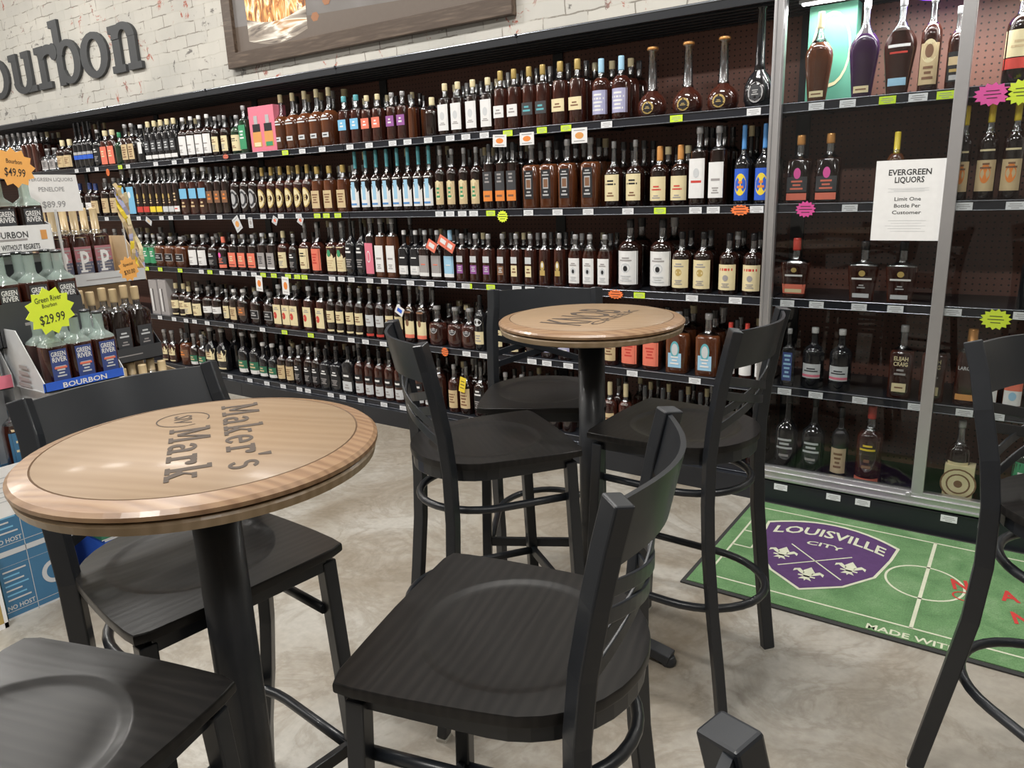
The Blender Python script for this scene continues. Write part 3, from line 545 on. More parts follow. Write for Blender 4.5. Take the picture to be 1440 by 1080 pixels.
 'coin': [('p', .05, .6, .95, 'cream'), ('o', .34, .16, .62, 'brown'), ('o', .34, .12, .46, 'cream'), ('o', .34, .05, .2, 'brown')], 'rwb': [('p', .1, .5, .9, 'white'), ('p', .34, .5, .9, 'salmon'), ('o', .25, .07, .4, 'ltblue')], 'bluetext': [('p', .1, .6, .7, 'navy'), ('l', .14, .58, 6, .55, 'ltblue')],
}
W = 'whiskey_dark'; WR = 'whiskey_red'; WA = 'whiskey_amber'; BG = 'black_glass'; VRA = 'violet_reflection_amber'; GG = 'green_glass'; CG = 'clear_glass'
def rng(a, b, n): return [a+(b-a)*i/(n-1) for i in range(n)] if n > 1 else [a]
# row, centres (px), width px, top px, shape, liquid, cap, cap start, label, description
RUNS = [
 # top shelf
 (0, rng(3, 33, 5), 7, 188, 'std', 'clear_glass', 'silver', .85, 'sidewhite', 'clear glass bottle with small pale label'),
 (0, rng(42, 56, 3), 8, 185, 'tallsq', WR, 'silver', .9, None, 'tall dark red unlabelled bottle'),
 (0, [68, 78], 10, 208, 'sq', 'clear_glass', 'silver', .85, 'greysolid', 'square bottle with grey label'),
 (0, [88, 98], 12, 196, 'std', W, 'cream', .8, 'brownlab', 'bottle with tan label and cream cap'),
 (0, rng(112, 131, 4), 7.5, 170, 'long', BG, 'black', .8, 'bands', 'slim black bottle with coloured bands'),
 (0, [140], 9, 182, 'std', BG, 'silver', .85, 'blacktext', 'dark bottle with grey print'),
 (0, [151, 161], 10, 182, 'tallsq', WR, 'cream', .85, 'orgtall', 'bottle with tall orange red label'),
 (0, [170], 9, 186, 'std', GG, 'green', .85, None, 'dark green unlabelled bottle'),
 (0, [181, 190], 10, 173, 'sq', W, 'silver', .86, 'ornate', 'bottle with ornate tan label'),
 (0, [202], 10, 175, 'sq', BG, 'white', .86, 'sidewhite', 'black bottle with white side panel'),
 (0, rng(213, 249, 5), 9, 168, 'tallsq', BG, 'cream', .86, 'blackwhite', 'black bottle with white band at the base'),
 (0, rng(260, 294, 4), 11, 162, 'std', W, 'white', .82, 'white', 'dark bottle with plain white label'),
 (0, [306, 319], 10, 162, 'std', W, 'silver', .82, 'cream', 'dark bottle with narrow cream label'),
 (0, [334], 13, 162, 'std', GG, 'silver', .82, 'creamtext', 'squat bottle with cream label beside the green bottle'),
 (0, [347], 11, 148, 'tallsq', GG, 'silver', .85, 'greenlab', 'bottle with bright green label'),
 (0, rng(396, 463, 5), 18, 128, 'long', WA, 'cream', .86, 'clearplate', 'amber bottle with clear shoulders and small plate'),
 (0, [487, 504], 14, 133, 'tallsq', WR, 'teal', .88, 'bluelab', 'amber bottle with square blue label'),
 (0, [519, 534], 14, 132, 'tallsq', WR, 'cream', .88, 'orglab', 'amber bottle with square orange label'),
 (0, [554, 569], 14, 128, 'tallsq', WR, 'silver', .88, 'purlab', 'amber bottle with square purple label'),
 (0, [583], 9, 132, 'tallsq', WA, None, .9, None, 'plain red amber bottle without label'),
 (0, [609], 17, 137, 'stubby', W, 'cream', .8, None, 'small plain dark bottle with cream cap'),
 (0, [628, 646, 667, 688], 17, 112, 'tallsq', W, 'cream', .86, 'whitetall', 'dark bottle with large white label'),
 (0, [706, 725], 17, 97, 'tallsq', WR, 'gold', .84, 'whitelow', 'tall bottle with low white band and gold cap'),
 (0, [746, 765], 18, 91, 'tallsq', WR, 'gold', .84, 'darklow', 'tall bottle with dark band and gold cap'),
 (0, [789, 813], 21, 83, 'tallsq', WR, 'gold', .84, 'creammid', 'tall bottle with cream band and gold cap'),
 (0, [845, 873], 25, 79, 'std', WR, 'ltblue', .78, 'lilac', 'amber bottle with lilac label and blue cap'),
 (0, [915, 965, 1015], 44, 60, 'pot', WR, 'copper', .96, 'goldpot', 'pot still decanter with gold badge'),
 (0, [1066], 46, 5, 'pot', BG, 'dkgrey', .96, 'hexbadge', 'tall dark decanter with silver badge by the glass case'),
 # second shelf
 (1, rng(114, 128, 2), 10, 257, 'std', W, 'navy', .8, 'whitelow', 'small dark bottle with white band'),
 (1, rng(136, 142, 1), 10, 258, 'std', W, 'navy', .8, 'brownlab', 'small dark bottle with brown label'),
 (1, [151, 163], 10, 250, 'std', W, 'silver', .8, 'brownlab', 'small bottle with mottled tan label'),
 (1, [177, 190], 11, 237, 'tallsq', W, 'silver', .86, 'brightblue', 'bottle with bright blue full label'),
 (1, [201, 210], 8.5, 237, 'tallsq', W, 'silver', .86, 'cbr', 'slim bottle with red base band'),
 (1, [219, 228], 8.5, 237, 'tallsq', W, 'silver', .86, 'cby', 'slim bottle with yellow base band'),
 (1, [237, 245], 8, 237, 'tallsq', W, 'silver', .86, 'cbg', 'slim bottle with grey base band'),
 (1, [253], 8, 236, 'tallsq', W, 'silver', .86, 'cbw', 'slim bottle with white and red base band'),
 (1, rng(264, 290, 3), 12, 235, 'tallsq', WR, 'ltgrey', .88, 'bluetop', 'bottle with blue upper label'),
 (1, rng(301, 322, 3), 10, 234, 'tallsq', W, 'dkgrey', .86, 'ambmark', 'dark bottle with small orange mark'),
 (1, [334, 347, 359], 12, 235, 'std', W, 'silver', .82, 'circsil', 'dark bottle with round silver label'),
 (1, rng(372, 435, 6), 12, 233, 'std', WR, 'gold', .82, 'circgold', 'dark bottle with round gold label'),
 (1, [449, 466, 485], 14, 233, 'tallsq', WA, 'gold', .84, 'brownlab', 'amber bottle with pale tan label'),
 (1, rng(503, 606, 8), 14, 208, 'long', W, 'teal', .72, 'lightblue', 'tall bottle with pale blue and white label'),
 (1, [622, 638, 655, 672], 15, 208, 'std', W, 'silver', .78, 'ovalpat', 'dark bottle with patterned oval label'),
 (1, [691, 708, 724], 15, 201, 'tallsq', W, 'dkgrey', .88, 'orangelow', 'dark bottle with orange lower label'),
 (1, [749, 773, 799, 831], 23, 196, 'sq', WA, 'silver', .86, 'panel', 'square amber bottle with black framed panel'),
 (1, [863, 893], 24, 197, 'long', W, 'silver', .9, 'creamtext', 'squat bottle with yellow label and long neck'),
 (1, [927, 956], 27, 204, 'std', W, 'copper', .76, 'creamred', 'bottle with cream label red script and orange cap'),
 (1, [983], 25, 178, 'tallsq', W, 'silver', .88, 'whitered', 'tall bottle with white label in two panels'),
 (1, [1010], 25, 177, 'tallsq', W, 'silver', .88, 'white', 'tall bottle with grey white label and ribbon collar'),
 (1, [1045, 1074], 25, 174, 'long', BG, 'blue', .7, 'blob', 'purple bottle with yellow blob label and blue neck'),
 # third shelf
 (2, rng(150, 190, 4), 10, 322, 'std', W, 'silver', .82, 'whitelow', 'small dark bottle with pale band'),
 (2, rng(200, 218, 3), 9, 330, 'std', GG, 'ltgrey', .82, 'greenlab', 'greenish bottle with dark label'),
 (2, [227, 241, 256], 13, 333, 'stubby', WA, 'silver', .82, 'frame', 'squat amber bottle with framed black label'),
 (2, [273, 286], 12, 330, 'std', W, 'white', .82, 'white', 'dark bottle with white paper neck'),
 (2, [301], 12, 333, 'std', W, 'silver', .82, 'blacktext', 'dark bottle with black label and white print'),
 (2, [315], 12, 333, 'std', W, 'salmon', .82, 'pinkblock', 'dark bottle with pink label and red cap'),
 (2, [331, 344, 358], 12, 330, 'tallsq', W, 'silver', .84, 'redbar', 'black bottle with red salmon label'),
 (2, [372, 385], 12, 328, 'tallsq', W, 'ltgrey', .84, 'greysolid', 'black bottle with grey label'),
 (2, [400], 13, 325, 'std', WR, 'cream', .84, 'cream', 'bottle with cream portrait label'),
 (2, [415], 11, 329, 'std', W, 'silver', .84, 'blacktext', 'small dark bottle beside the tall cream label'),
 (2, [431], 14, 313, 'long', WR, 'silver', .9, 'creamtext', 'tall bottle with large cream label'),
 (2, [448], 14, 313, 'long', WR, 'silver', .9, 'redsolid', 'tall bottle with solid red label'),
 (2, [469, 483], 14, 312, 'long', WR, 'silver', .9, 'creamscript', 'tall bottle with cream scripted label'),
 (2, [496, 511], 14, 304, 'long', BG, 'dkgrey', .9, 'blacktext', 'tall black bottle with faint print'),
 (2, [525], 13, 306, 'tallsq', W, 'silver', .88, 'pinksolid', 'tall bottle with pink label'),
 (2, [539, 555], 14, 307, 'tallsq', WA, 'silver', .88, 'white', 'tall amber bottle with narrow white label'),
 (2, [572, 588], 14, 324, 'sq', BG, 'white', .78, 'nikka', 'black square bottle with white lower label'),
 (2, [601, 618], 15, 324, 'sq', W, 'ltgrey', .8, 'greywhite', 'bottle with grey label and white base'),
 (2, [636], 15, 324, 'sq', W, 'ltblue', .8, 'bluewhite', 'bottle with light blue label and white base'),
 (2, [652, 671, 689], 15, 329, 'tallsq', WR, 'silver', .9, 'twoblock', 'slim amber bottle with purple two part label'),
 (2, [709], 15, 329, 'tallsq', WR, 'silver', .9, 'twoblockg', 'slim amber bottle with brown two part label'),
 (2, [728, 748], 15, 329, 'tallsq', WR, 'silver', .9, 'twoblockw', 'slim amber bottle with cream two part label'),
 (2, [768, 789], 15, 328, 'tallsq', WR, 'silver', .9, 'crest', 'slim amber bottle with gold crest'),
 (2, [811, 831, 852], 18, 330, 'stubby', WR, 'silver', .86, 'horse', 'bottle with small white horse label'),
 (2, [884, 929], 34, 308, 'std', W, 'black', .88, 'horse', 'large bottle with big white horse label'),
 (2, [958, 988], 28, 326, 'std', W, 'black', .88, 'crown', 'bottle with cream label and gold emblem'),
 (2, [1024, 1058], 29, 328, 'std', W, 'black', .88, 'redtext', 'bottle with cream label and red heading'),
 # fourth shelf
 (3, [248, 259], 11, 399, 'std', W, 'cream', .84, 'yellowmid', 'dark bottle with yellow green band'),
 (3, [266], 11, 403, 'std', W, 'cream', .84, 'cream', 'dark bottle with rounded cream label'),
 (3, [278], 12, 405, 'std', W, 'white', .84, 'creamtext', 'dark bottle with oval white label'),
 (3, [293, 306], 13, 404, 'std', W, 'silver', .82, 'whitelow', 'bottle with white banner label'),
 (3, [321], 9, 407, 'std', W, 'silver', .84, 'cream', 'narrow bottle with small cream label'),
 (3, [332], 11, 407, 'stubby', W, 'white', .84, 'brownlab', 'squat bottle with tan label'),
 (3, [344], 13, 407, 'stubby', W, 'white', .84, 'ambmark', 'squat bottle with orange label'),
 (3, [362, 381], 14, 411, 'stubby', W, 'silver', .84, 'frame', 'squat dark bottle with silver framed label'),
 (3, [395, 407, 418, 437, 455], 13, 402, 'tallsq', WR, 'ltgrey', .84, 'redseal', 'bottle with cream label and red seal'),
 (3, [468, 481, 495, 508], 12.5, 405, 'std', W, 'silver', .84, 'yellowmid', 'dark bottle with yellow cream band label'),
 (3, [523, 537], 13, 407, 'std', W, 'silver', .84, 'midred', 'dark bottle with grey label and red base'),
 (3, [551, 564], 13, 409, 'std', W, 'silver', .84, 'yellowmid', 'dark bottle with faded cream band'),
 (3, [579, 596], 15, 400, 'long', W, 'ltgrey', .84, 'talcyel', 'tall bottle with large yellow label'),
 (3, [615, 641, 661], 23, 432, 'dec', WR, 'silver', .84, 'rounddec', 'cut glass decanter with round silver badge'),
 (3, [677], 15, 415, 'std', BG, 'black', .84, 'roundgreen', 'black bottle with round neck badge and cream label'),
 (3, [703], 15, 420, 'std', W, 'silver', .84, 'cream', 'bottle with cream label behind the far stool'),
 (3, [725, 748], 18, 425, 'std', W, 'silver', .84, 'yellowmid', 'dark bottle seen between the crossed stool bars'),
 (3, [772, 796], 19, 430, 'stubby', W, 'silver', .84, 'lilac', 'bottle with grey lilac label below the round table'),
 (3, [860], 20, 440, 'std', WR, 'silver', .84, 'brownlab', 'bottle with brown label right of the table post'),
 (3, [888, 918], 26, 440, 'stubby', WR, 'silver', .84, 'redsolid', 'squat bottle with bright red label'),
 (3, [953, 995], 33, 441, 'sq', WA, 'silver', .8, 'badgeblue', 'square amber bottle with grey blue badge label'),
 (3, [1027, 1050], 20, 455, 'std', WR, 'red', .84, 'whitered', 'bottle with white label and red cap'),
 (3, [1071], 16, 460, 'std', W, 'silver', .84, 'white', 'bottle with white label beside the aluminium post'),
 # bottom shelf
 (4, [232, 243], 10, 465, 'dec', WR, 'silver', .84, 'yellowmid', 'rounded bottle with olive label'),
 (4, [260], 13, 468, 'std', WA, 'dkgrey', .84, 'ambmark', 'bright orange amber bottle'),
 (4, [274, 286], 11, 471, 'dec', W, 'silver', .84, 'greenstripe', 'round dark bottle with green stripe'),
 (4, [298, 314], 14, 462, 'dec', BG, 'silver', .84, 'yellowmid', 'round black bottle with long neck'),
 (4, [344, 360], 14, 469, 'dec', BG, 'silver', .84, 'greenstripe', 'round bottle with green and white label'),
 (4, [373, 386], 12, 484, 'dec', BG, 'white', .84, 'greenstripe', 'small round bottle with white lower band'),
 (4, [398, 410], 12, 488, 'std', W, 'silver', .84, 'brownlab', 'bottle with pale pink tan label'),
 (4, [422, 436, 447], 11.5, 488, 'std', W, 'silver', .84, 'blacktext', 'plain dark bottle with black label'),
 (4, [461, 476], 14, 493, 'sq', BG, 'black', .84, 'blacktext', 'square black bottle with white lettering'),
 (4, [493], 15, 487, 'sq', BG, 'black', .84, 'oldtenn', 'larger black bottle with white lettering'),
 (4, [508, 522, 536, 550, 564, 578, 592, 606, 620], 13, 497, 'std', WR, 'black', .84, 'oldtenn', 'dark bottle with white lower label and black cap'),
 (4, [640], 15, 513, 'std', WR, 'silver', .84, 'brownlab', 'bottle with orange tan lower label'),
 (4, [657], 16, 508, 'long', W, 'black', .9, 'ornate', 'bottle with yellow neck tag'),
 (4, [677], 17, 508, 'long', W, 'black', .9, 'blacktext', 'bottle with cream ribbon round its neck'),
 (4, [712, 735, 758, 781, 800], 18, 530, 'std', W, 'silver', .84, 'whitelow', 'dark bottle below the far stool seat'),
 (4, [858, 880], 20, 540, 'std', WR, 'cream', .78, 'brownlab', 'bottle with cream capsule right of the table post'),
 (4, [907, 932, 957, 984, 1010, 1036, 1060], 20, 552, 'std', W, 'dkgrey', .82, 'blacktext', 'dark capped bottle behind the stool seat'),
 # glass case
 (0, [1151], 42, 18, 'angel', WA, 'cream', .82, 'plate', 'wide amber bottle in front of green gift box'),
 (0, [1214], 46, 2, 'angel', VRA, 'ltgrey', .82, 'plate', 'wide amber bottle with violet reflection painted into its colour, cream plate'),
 (0, [1264], 50, -2, 'angel', WR, 'silver', .82, 'bluebase', 'wide bottle with white lettering and pale blue plate'),
 (0, [1307], 32, -8, 'std', WR, 'silver', .84, 'bfour', 'bottle with tall ornate cream label'),
 (0, [1344], 28, 10, 'std', WR, 'ltgrey', .84, 'goldcream', 'bottle with black and gold label by the door stile'),
 (0, [1432], 46, -20, 'std', W, 'cream', .84, 'creamredband', 'large bottle with cream and red band label'),
 (1, [1124, 1165], 37, 188, 'sq', W, 'copper', .86, 'pinkblock', 'square bottle with pink disc and salmon label'),
 (1, [1258], 28, 186, 'std', WA, 'yellow', .62, 'yellowmid', 'bottle with yellow capsule behind the paper notice'),
 (1, [1352], 24, 150, 'std', W, 'yellow', .8, 'flower', 'floral label bottle half hidden by the door stile'),
 (1, [1386, 1422], 33, 142, 'std', W, 'yellow', .8, 'flower', 'tall floral label bottle with clear shoulders'),
 (2, [1119], 42, 335, 'foot', WR, 'red', .8, 'redlow', 'broad shouldered bottle with red lower label'),
 (2, [1214, 1268], 48, 340, 'foot', WR, 'black', .86, 'footlab', 'broad shouldered bottle with gold emblem'),
 (2, [1452], 40, 335, 'std', BG, 'black', .8, None, 'plain black bottle at right end of glass case'),
 (3, [1110], 20, 462, 'sq', BG, 'silver', .84, 'bluetext', 'bottle with blue vertical lettering'),
 (3, [1143, 1181], 34, 463, 'std', BG, 'white', .84, 'slantgrey', 'bottle with slanted grey and pink label'),
 (3, [1267, 1312], 37, 460, 'sq', WR, 'silver', .84, 'elijah', 'square shouldered bottle with cream capitals'),
 (3, [1361], 40, 462, 'stubby', WR, 'copper', .76, 'larc', 'squat bottle with pale capitals and copper base'),
 (3, [1392, 1426], 30, 490, 'stubby', WA, 'green', .84, 'rwb', 'bottle with red white and blue label'),
 (4, [1105, 1142], 34, 555, 'long', BG, 'black', .86, 'whitescript', 'dark bottle with grey script lettering'),
 (4, [1180], 26, 572, 'std', BG, 'black', .86, 'tanlab', 'bottle with plain tan label'),
 (4, [1220], 40, 570, 'std', WR, 'red', .84, 'yelblack', 'bottle with yellow lettering and red neck band'),
 (4, [1345], 36, 590, 'std', W, 'silver', .8, 'cream', 'dark bottle behind the cream coin box'),
 (4, [1436], 36, 600, 'std', GG, 'green', .84, 'greenlab', 'green bottle at right end of bottom shelf'),
]
back_specs = []
for ri, (row, cs, wpx, top, shp, liq, cap, cz, lab, desc) in enumerate(RUNS):
    mc = cs[len(cs)//2]; zc = ZS[row]
    def X_of(px):
        v = 300.
        for _ in range(6): p = aty(px, v, YF+.06); v -= (zc+.1-p.z)*270
        return aty(px, v, YF+.06).x
    Xm = X_of(mc); R = (X_of(mc+wpx/2)-X_of(mc-wpx/2))/2*.93
    if len(cs) > 1: R = min(R, (X_of(cs[1])-X_of(cs[0]))/2*.97)
    R = min(R, .062 if shp not in ('pot', 'angel', 'dec', 'foot') else .085)
    yc = YF+.022+R*SH[shp]['d']
    h = aty(mc, top, yc).z-zc; h = min(h, .385 if row else .42)
    p = bottle_proto(shp, R, h, liq, cap, cz, LB[lab] if lab else None, simple=(mc < 480))
    case = mc > 1095
    where = 'in the glass case' if case else ''
    grp = desc.replace('bottle', 'bottles')+' on '+rown[row]+' shelf'
    for i, px in enumerate(cs):
        X = X_of(px)
        if len(cs) > 1: lb = '%s, %s of %d from left, %s shelf' % (desc, ordn[i], len(cs), rown[row])
        else: lb = '%s, %s shelf' % (desc, rown[row])
        o = p if i == 0 else dup(p)
        o.location = (X, yc, zc); o['label'] = lb
        if len(cs) > 1: o['group'] = grp[:60]
        if not case and shp not in ('pot',): back_specs.append((shp, R, h, liq, X, yc, zc))
# lining rows behind the front bottles (uncountable there, only neck tips show)
b = MB()
for (shp, R, h, liq, X, yc, zc) in back_specs:
    q = SH[shp]
    for k in (1, 2):
        if random.random() < .14: continue
        y = yc+k*(2*R*q['d']+.012)+R*.1
        if y+R > YF+.37: break
        xx = X+random.uniform(-.006, .006); pr = [(R*r*.97, z*h) for z, r in q['p']]
        fi = next(i for i, (z, r) in enumerate(q['p']) if z >= q['fill']-.03)
        b.lathe(pr[:fi+1], MATS[liq], 10, (xx, y, zc+.001)); b.lathe(pr[fi:], MATS[CG] if liq != BG else MATS[BG], 10, (xx, y, zc+.001), cap=False)
        b.lathe([(R*.36, h*.87), (R*.36, h)], mat('cap_'+random.choice(['silver', 'black', 'dkgrey', 'cream']), cols['silver'], .35), 8, (xx, y, zc+.001))
o = b.build('back_row_bottles', fixn=False); tag(o, 'rows of bottles standing behind the front bottles on the black shelves', 'bottles'); o['kind'] = 'stuff'

# accessories on particular bottles
def atrow(px, row, y, dz):
    v = 300.
    for _ in range(6): p = aty(px, v, y); v -= (ZS[row]+dz-p.z)*270
    return aty(px, v, y)
p = atrow(651, 4, 3.285, .16); b = MB(); b.box(-.022, .022, -.001, .001, -.045, .045, cm('yellow'), Matrix.Rotation(.2, 4, 'Y'))
for k in (-.02, 0, .02): b.box(-.014, .014, -.0016, -.001, k-.002, k+.002, INK, Matrix.Rotation(.2, 4, 'Y'))
o = b.build('neck_tag'); o.location = (p.x, 3.283, ZS[4]+.19); tag(o, 'bright yellow paper tag hanging on a bottle neck, bottom shelf', 'tag')
# pink twin gift box, green gift box, coin box, grey tube boxes
def giftbox(name, px0, px1, row, top, y0, dep, main, label, arts):
    a = atrow(px0, row, y0, .05).x; c = atrow(px1, row, y0, .05).x; h = aty((px0+px1)/2, top, y0).z-ZS[row]; w = c-a
    t = thing(name, label, 'box', ((a+c)/2, y0, ZS[row]))
    b = MB(); b.box(-w/2, w/2, 0, dep, .0005, h, cm(main)); b.build('carton', t, .001)
    b = MB(); M = frame((-w/2, -.0008, 0), (1, 0, 0), (0, 0, 1)); arts(b, M, w, h); b.build('print', t, fixn=False); return t
def art_pink(b, M, w, h):
    for cx in (.27, .73):
        for k, (z0, z1, r, key) in enumerate([(.12, .45, .17, 'copper'), (.45, .62, .15, 'black'), (.62, .8, .07, 'silver'), (.13, .22, .13, 'cream' if cx < .5 else 'green')]):
            b.add([M @ Vector((w*(cx+dx*r), z*h, .0004*k)) for dx, z in ((-1, z0), (1, z0), (1, z1), (-1, z1))], [(0, 1, 2, 3)], cm(key))
giftbox('gift_box', 354, 389, 0, 148, YF+.02, .1, 'pink', 'pink gift carton printed with two bottles, top shelf', art_pink)
def art_green(b, M, w, h):
    for r, key in ((.42, 'cream'), (.38, 'mint')): b.add([M @ Vector((w*(.5+r*math.cos(a*PI/10)), h*(.55+r*.9*math.sin(a*PI/10)), .0004 if r > .4 else .0008)) for a in range(20)], [tuple(range(20))], cm(key))
giftbox('gift_box', 1132, 1198, 0, 6, YF+.15, .08, 'mint', 'green gift carton with pale arch behind a bottle in the glass case', art_green)
def art_coin(b, M, w, h):
    for k, (r, key) in enumerate(((.42, 'brown'), (.38, 'cream'), (.28, 'brown'), (.24, 'cream'), (.1, 'brown'))): b.add([M @ Vector((w*.5+h*r*math.cos(a*PI/10), h*(.5+r*math.sin(a*PI/10)), .0004*k)) for a in range(20)], [tuple(range(20))], cm(key))
giftbox('coin_box', 1325, 1367, 4, 655, YF+.02, .07, 'cream', 'small cream box with round brown emblem on case bottom shelf', art_coin)
def art_tube(b, M, w, h):
    for x0, x1, key in ((.15, .3, 'white'), (.42, .5, 'black')): b.add([M @ Vector((w*x, z*h, .0003)) for x, z in ((x0, .1), (x1, .1), (x1, .75), (x0, .75))], [(0, 1, 2, 3)], cm(key))
for k, (a, c) in enumerate(((213, 224), (226, 237))): giftbox('bottle_carton', a, c, 3, 394, YF+.02, .07, 'grey', 'slim grey upright bottle carton, %s of two on fourth shelf' % ('left' if k == 0 else 'right'), art_tube)
# little cards among the bottles
for row, px, y, dz, w, key, sp, nm in ((2, 607, YF+.0, .2, .035, 'salmon', 'white', 'orange folded promotional card, left of three on bottle necks'), (2, 623, YF-.002, .225, .035, 'salmon', 'white', 'orange folded promotional card, middle and highest of three'), (2, 632, YF+.0, .2, .035, 'salmon', 'white', 'orange folded promotional card, right of three on bottle necks'), (3, 562, YF+.0, .2, .032, 'white', 'royal', 'tilted white card with blue print on fourth shelf bottle neck')):
    p = atrow(px, row, y, dz); b = MB(); Rm = Matrix.Rotation(.5, 4, 'Y'); b.box(-w, w, -.0015, .0015, -w*.8, w*.8, cm(key), Rm); b.box(-w*.6, w*.6, -.0022, -.0015, -w*.3, w*.4, cm(sp), Rm)
    o = b.build('neck_card'); o.location = (p.x, y, ZS[row]+dz); tag(o, nm, 'card')

# ------------------------------------------------------------------ glass display case
case = thing('glass_display_case', 'aluminium framed glass case with sliding doors at the right end', 'display case', (XC, YF-.03, 0))
def part(name, mm, bev, *boxes, parent=case):
    b = MB()
    for q in boxes: b.box(*q, mm)
    return b.build(name, parent, bev)
part('door_post', ALU, .003, (-.035, .012, 0, .03, .118, 2.45), (-.03, -.02, -.005, 0, .118, 2.45), (0, .008, -.005, 0, .118, 2.45))
part('bottom_rail', ALU, .002, (-.035, UW+.1, -.004, .03, .112, .175), (-.035, UW+.1, -.012, 0, .118, .128), (-.035, UW+.1, -.012, 0, .15, .156))
part('top_rail', ALU, .002, (-.035, UW+.1, -.004, .03, 2.38, 2.45))
part('door_post', ALU, .003, (UW+.05, UW+.1, 0, .03, .118, 2.45))
gl = MATS['door_glass']; SX = -.28-XC
d1 = part('glass_door', gl, 0, (.012, SX-.02, .016, .021, .175, 2.38))
d2 = part('glass_door', gl, 0, (SX+.02, UW+.05, .004, .009, .175, 2.38))
part('door_stile', ALU, .002, (SX-.022, SX+.022, -.006, .024, .165, 2.38))
lk = MB(); lk.lathe([(.009, 0), (.011, .004), (.009, .008)], ALU, 16); o = lk.build('door_lock', case); o.rotation_euler = (PI/2, 0, 0); o.location = (SX-.03, -.006, .16)
# paper notice taped on the glass
t = thing('paper_notice', 'white paper notice with printed customer limit taped on the glass door', 'notice', (-.42, YF-.02, 1.335))
b = MB(); b.box(-.118, .118, -.0008, 0, -.15, .15, WHITE)
M = frame((0, -.0012, 0), (1, 0, 0), (0, 0, 1))
put_text(b, 'EVERGREEN', INK, frame((0, -.0012, .095), (1, 0, 0), (0, 0, 1)), .022, .145, .02); put_text(b, 'LIQUORS', INK, frame((0, -.0012, .067), (1, 0, 0), (0, 0, 1)), .022, .10, .02)
for s, z, w in (('Limit One', .0, .09), ('Bottle Per', -.025, .09), ('Customer', -.05, .1)): put_text(b, s, INK, frame((0, -.0012, z), (1, 0, 0), (0, 0, 1)), .014, w, .01)
for k in range(9): z = .045-k*.004 if k < 4 else -.075-(k-4)*.01; b.add([M @ Vector((x, zz, 0)) for x, zz in ((-.07+k % 3*.01, z), (.07-k % 2*.015, z), (.07-k % 2*.015, z+.0012), (-.07+k % 3*.01, z+.0012))], [(0, 1, 2, 3)], cm('ltgrey'))
b.build('sheet', t, fixn=False)
# LED strip and violet neon inside the case
EM = mat('led_white', (1, 1, 1), .5, emit=(1, .97, .92), es=9); t = thing('case_light', 'white LED strip light under the top of the glass case', 'light', (XC+.64, YF+.06, 2.10))
b = MB(); b.box(-.6, .6, -.02, .02, 0, .012, ALU); b.build('housing', t); b = MB(); b.box(-.59, .59, -.012, .012, -.006, 0, EM); b.build('diffuser', t)
NE = mat('neon_violet', (.2, .05, .9), .5, emit=(.22, .05, 1.), es=4); b = MB(); b.sweep([(-.12+.24*i/12, 0, -.03*math.sin(PI*i/12)) for i in range(13)], circ(.007, 8), NE, smooth=True); o = b.build('neon_tube'); o.location = (-.42, YF+.22, 2.10)
o.location = (aty(1320, 5, YF+.22).x, YF+.22, 2.108); tag(o, 'curved violet neon tube glowing at the top of the glass case', 'light')

# ------------------------------------------------------------------ mat on the floor
MX0, MX1, MY0, MY1 = -.937, .56, 2.365, 3.235; mx = -.187
matt = thing('floor_mat', 'green football pitch floor mat with purple club shield by the glass case', 'mat', (0, 0, 0))
RUB = mat('black_rubber', (.03, .03, .03), .7)
b = MB(); b.box(MX0, MX1, MY0, MY1, .0005, .007, RUB); b.build('rubber_border', matt, .002)
b = MB(); b.box(MX0+.018, MX1-.018, MY0+.018, MY1-.018, .007, .010, MATS['green_mat_pile']); b.build('pile', matt)
LN = mat('mat_white_yarn', (.6, .62, .48), .9, grain=.15); PUR = mat('mat_purple_yarn', (.085, .035, .13), .9, grain=.2); RED = mat('mat_red_yarn', (.5, .04, .035), .9, grain=.2)
b = MB(); zz = .0106; lw = .008
def ln(x0, y0, x1, y1, w=lw, m=LN, z=zz, mb=None):
    d = Vector((x1-x0, y1-y0, 0)); nn = Vector((-d.y, d.x, 0)).normalized()*w/2; p, q = Vector((x0, y0, z)), Vector((x1, y1, z)); (mb or b).add([p-nn, q-nn, q+nn, p+nn], [(0, 1, 2, 3)], m)
L0, R0, N0, F0 = -.868, .494, 2.46, 3.15
ln(L0, N0, R0, N0); ln(L0, F0, R0, F0); ln(L0, N0-.004, L0, F0+.004); ln(R0, N0-.004, R0, F0+.004); ln(mx, N0, mx, F0, .012)
for s, x in ((1, L0), (-1, R0)):
    ln(x, 2.98, x+s*.17, 2.98); ln(x, 2.62, x+s*.17, 2.62); ln(x+s*.17, 2.62, x+s*.17, 2.98); ln(x, 2.89, x+s*.075, 2.89); ln(x, 2.745, x+s*.075, 2.745); ln(x+s*.075, 2.745, x+s*.075, 2.89)
cp = ellp(mx, 2.795, .125, .125, 0, 2*PI, 40)
for p, q in zip(cp, cp[1:]): ln(*p, *q)
put_text(b, 'MADE WITH', LN, frame((-.312, 2.388, zz), (1, 0, 0), (0, 1, 0)), .032, .262, .02, 'LEFT')
b.build('pitch_lines', matt, fixn=False)
b = MB()
for k, (s, x, y) in enumerate((('N', -.10, 2.80), ('N', .085, 2.66), ('A', .05, 2.80), ('N', .2, 2.72))): put_text(b, s, RED, frame((x, y, zz+.0004), (.94, .2, 0), (-.2, .94, 0)), .075, None, .03, 'LEFT')
rp = ellp(-.06, 2.76, .035, .03, 0, 2*PI, 14)
for p, q in zip(rp, rp[1:]): ln(*p, *q, .006, RED, zz+.0004)
b.build('red_print', matt, fixn=False)
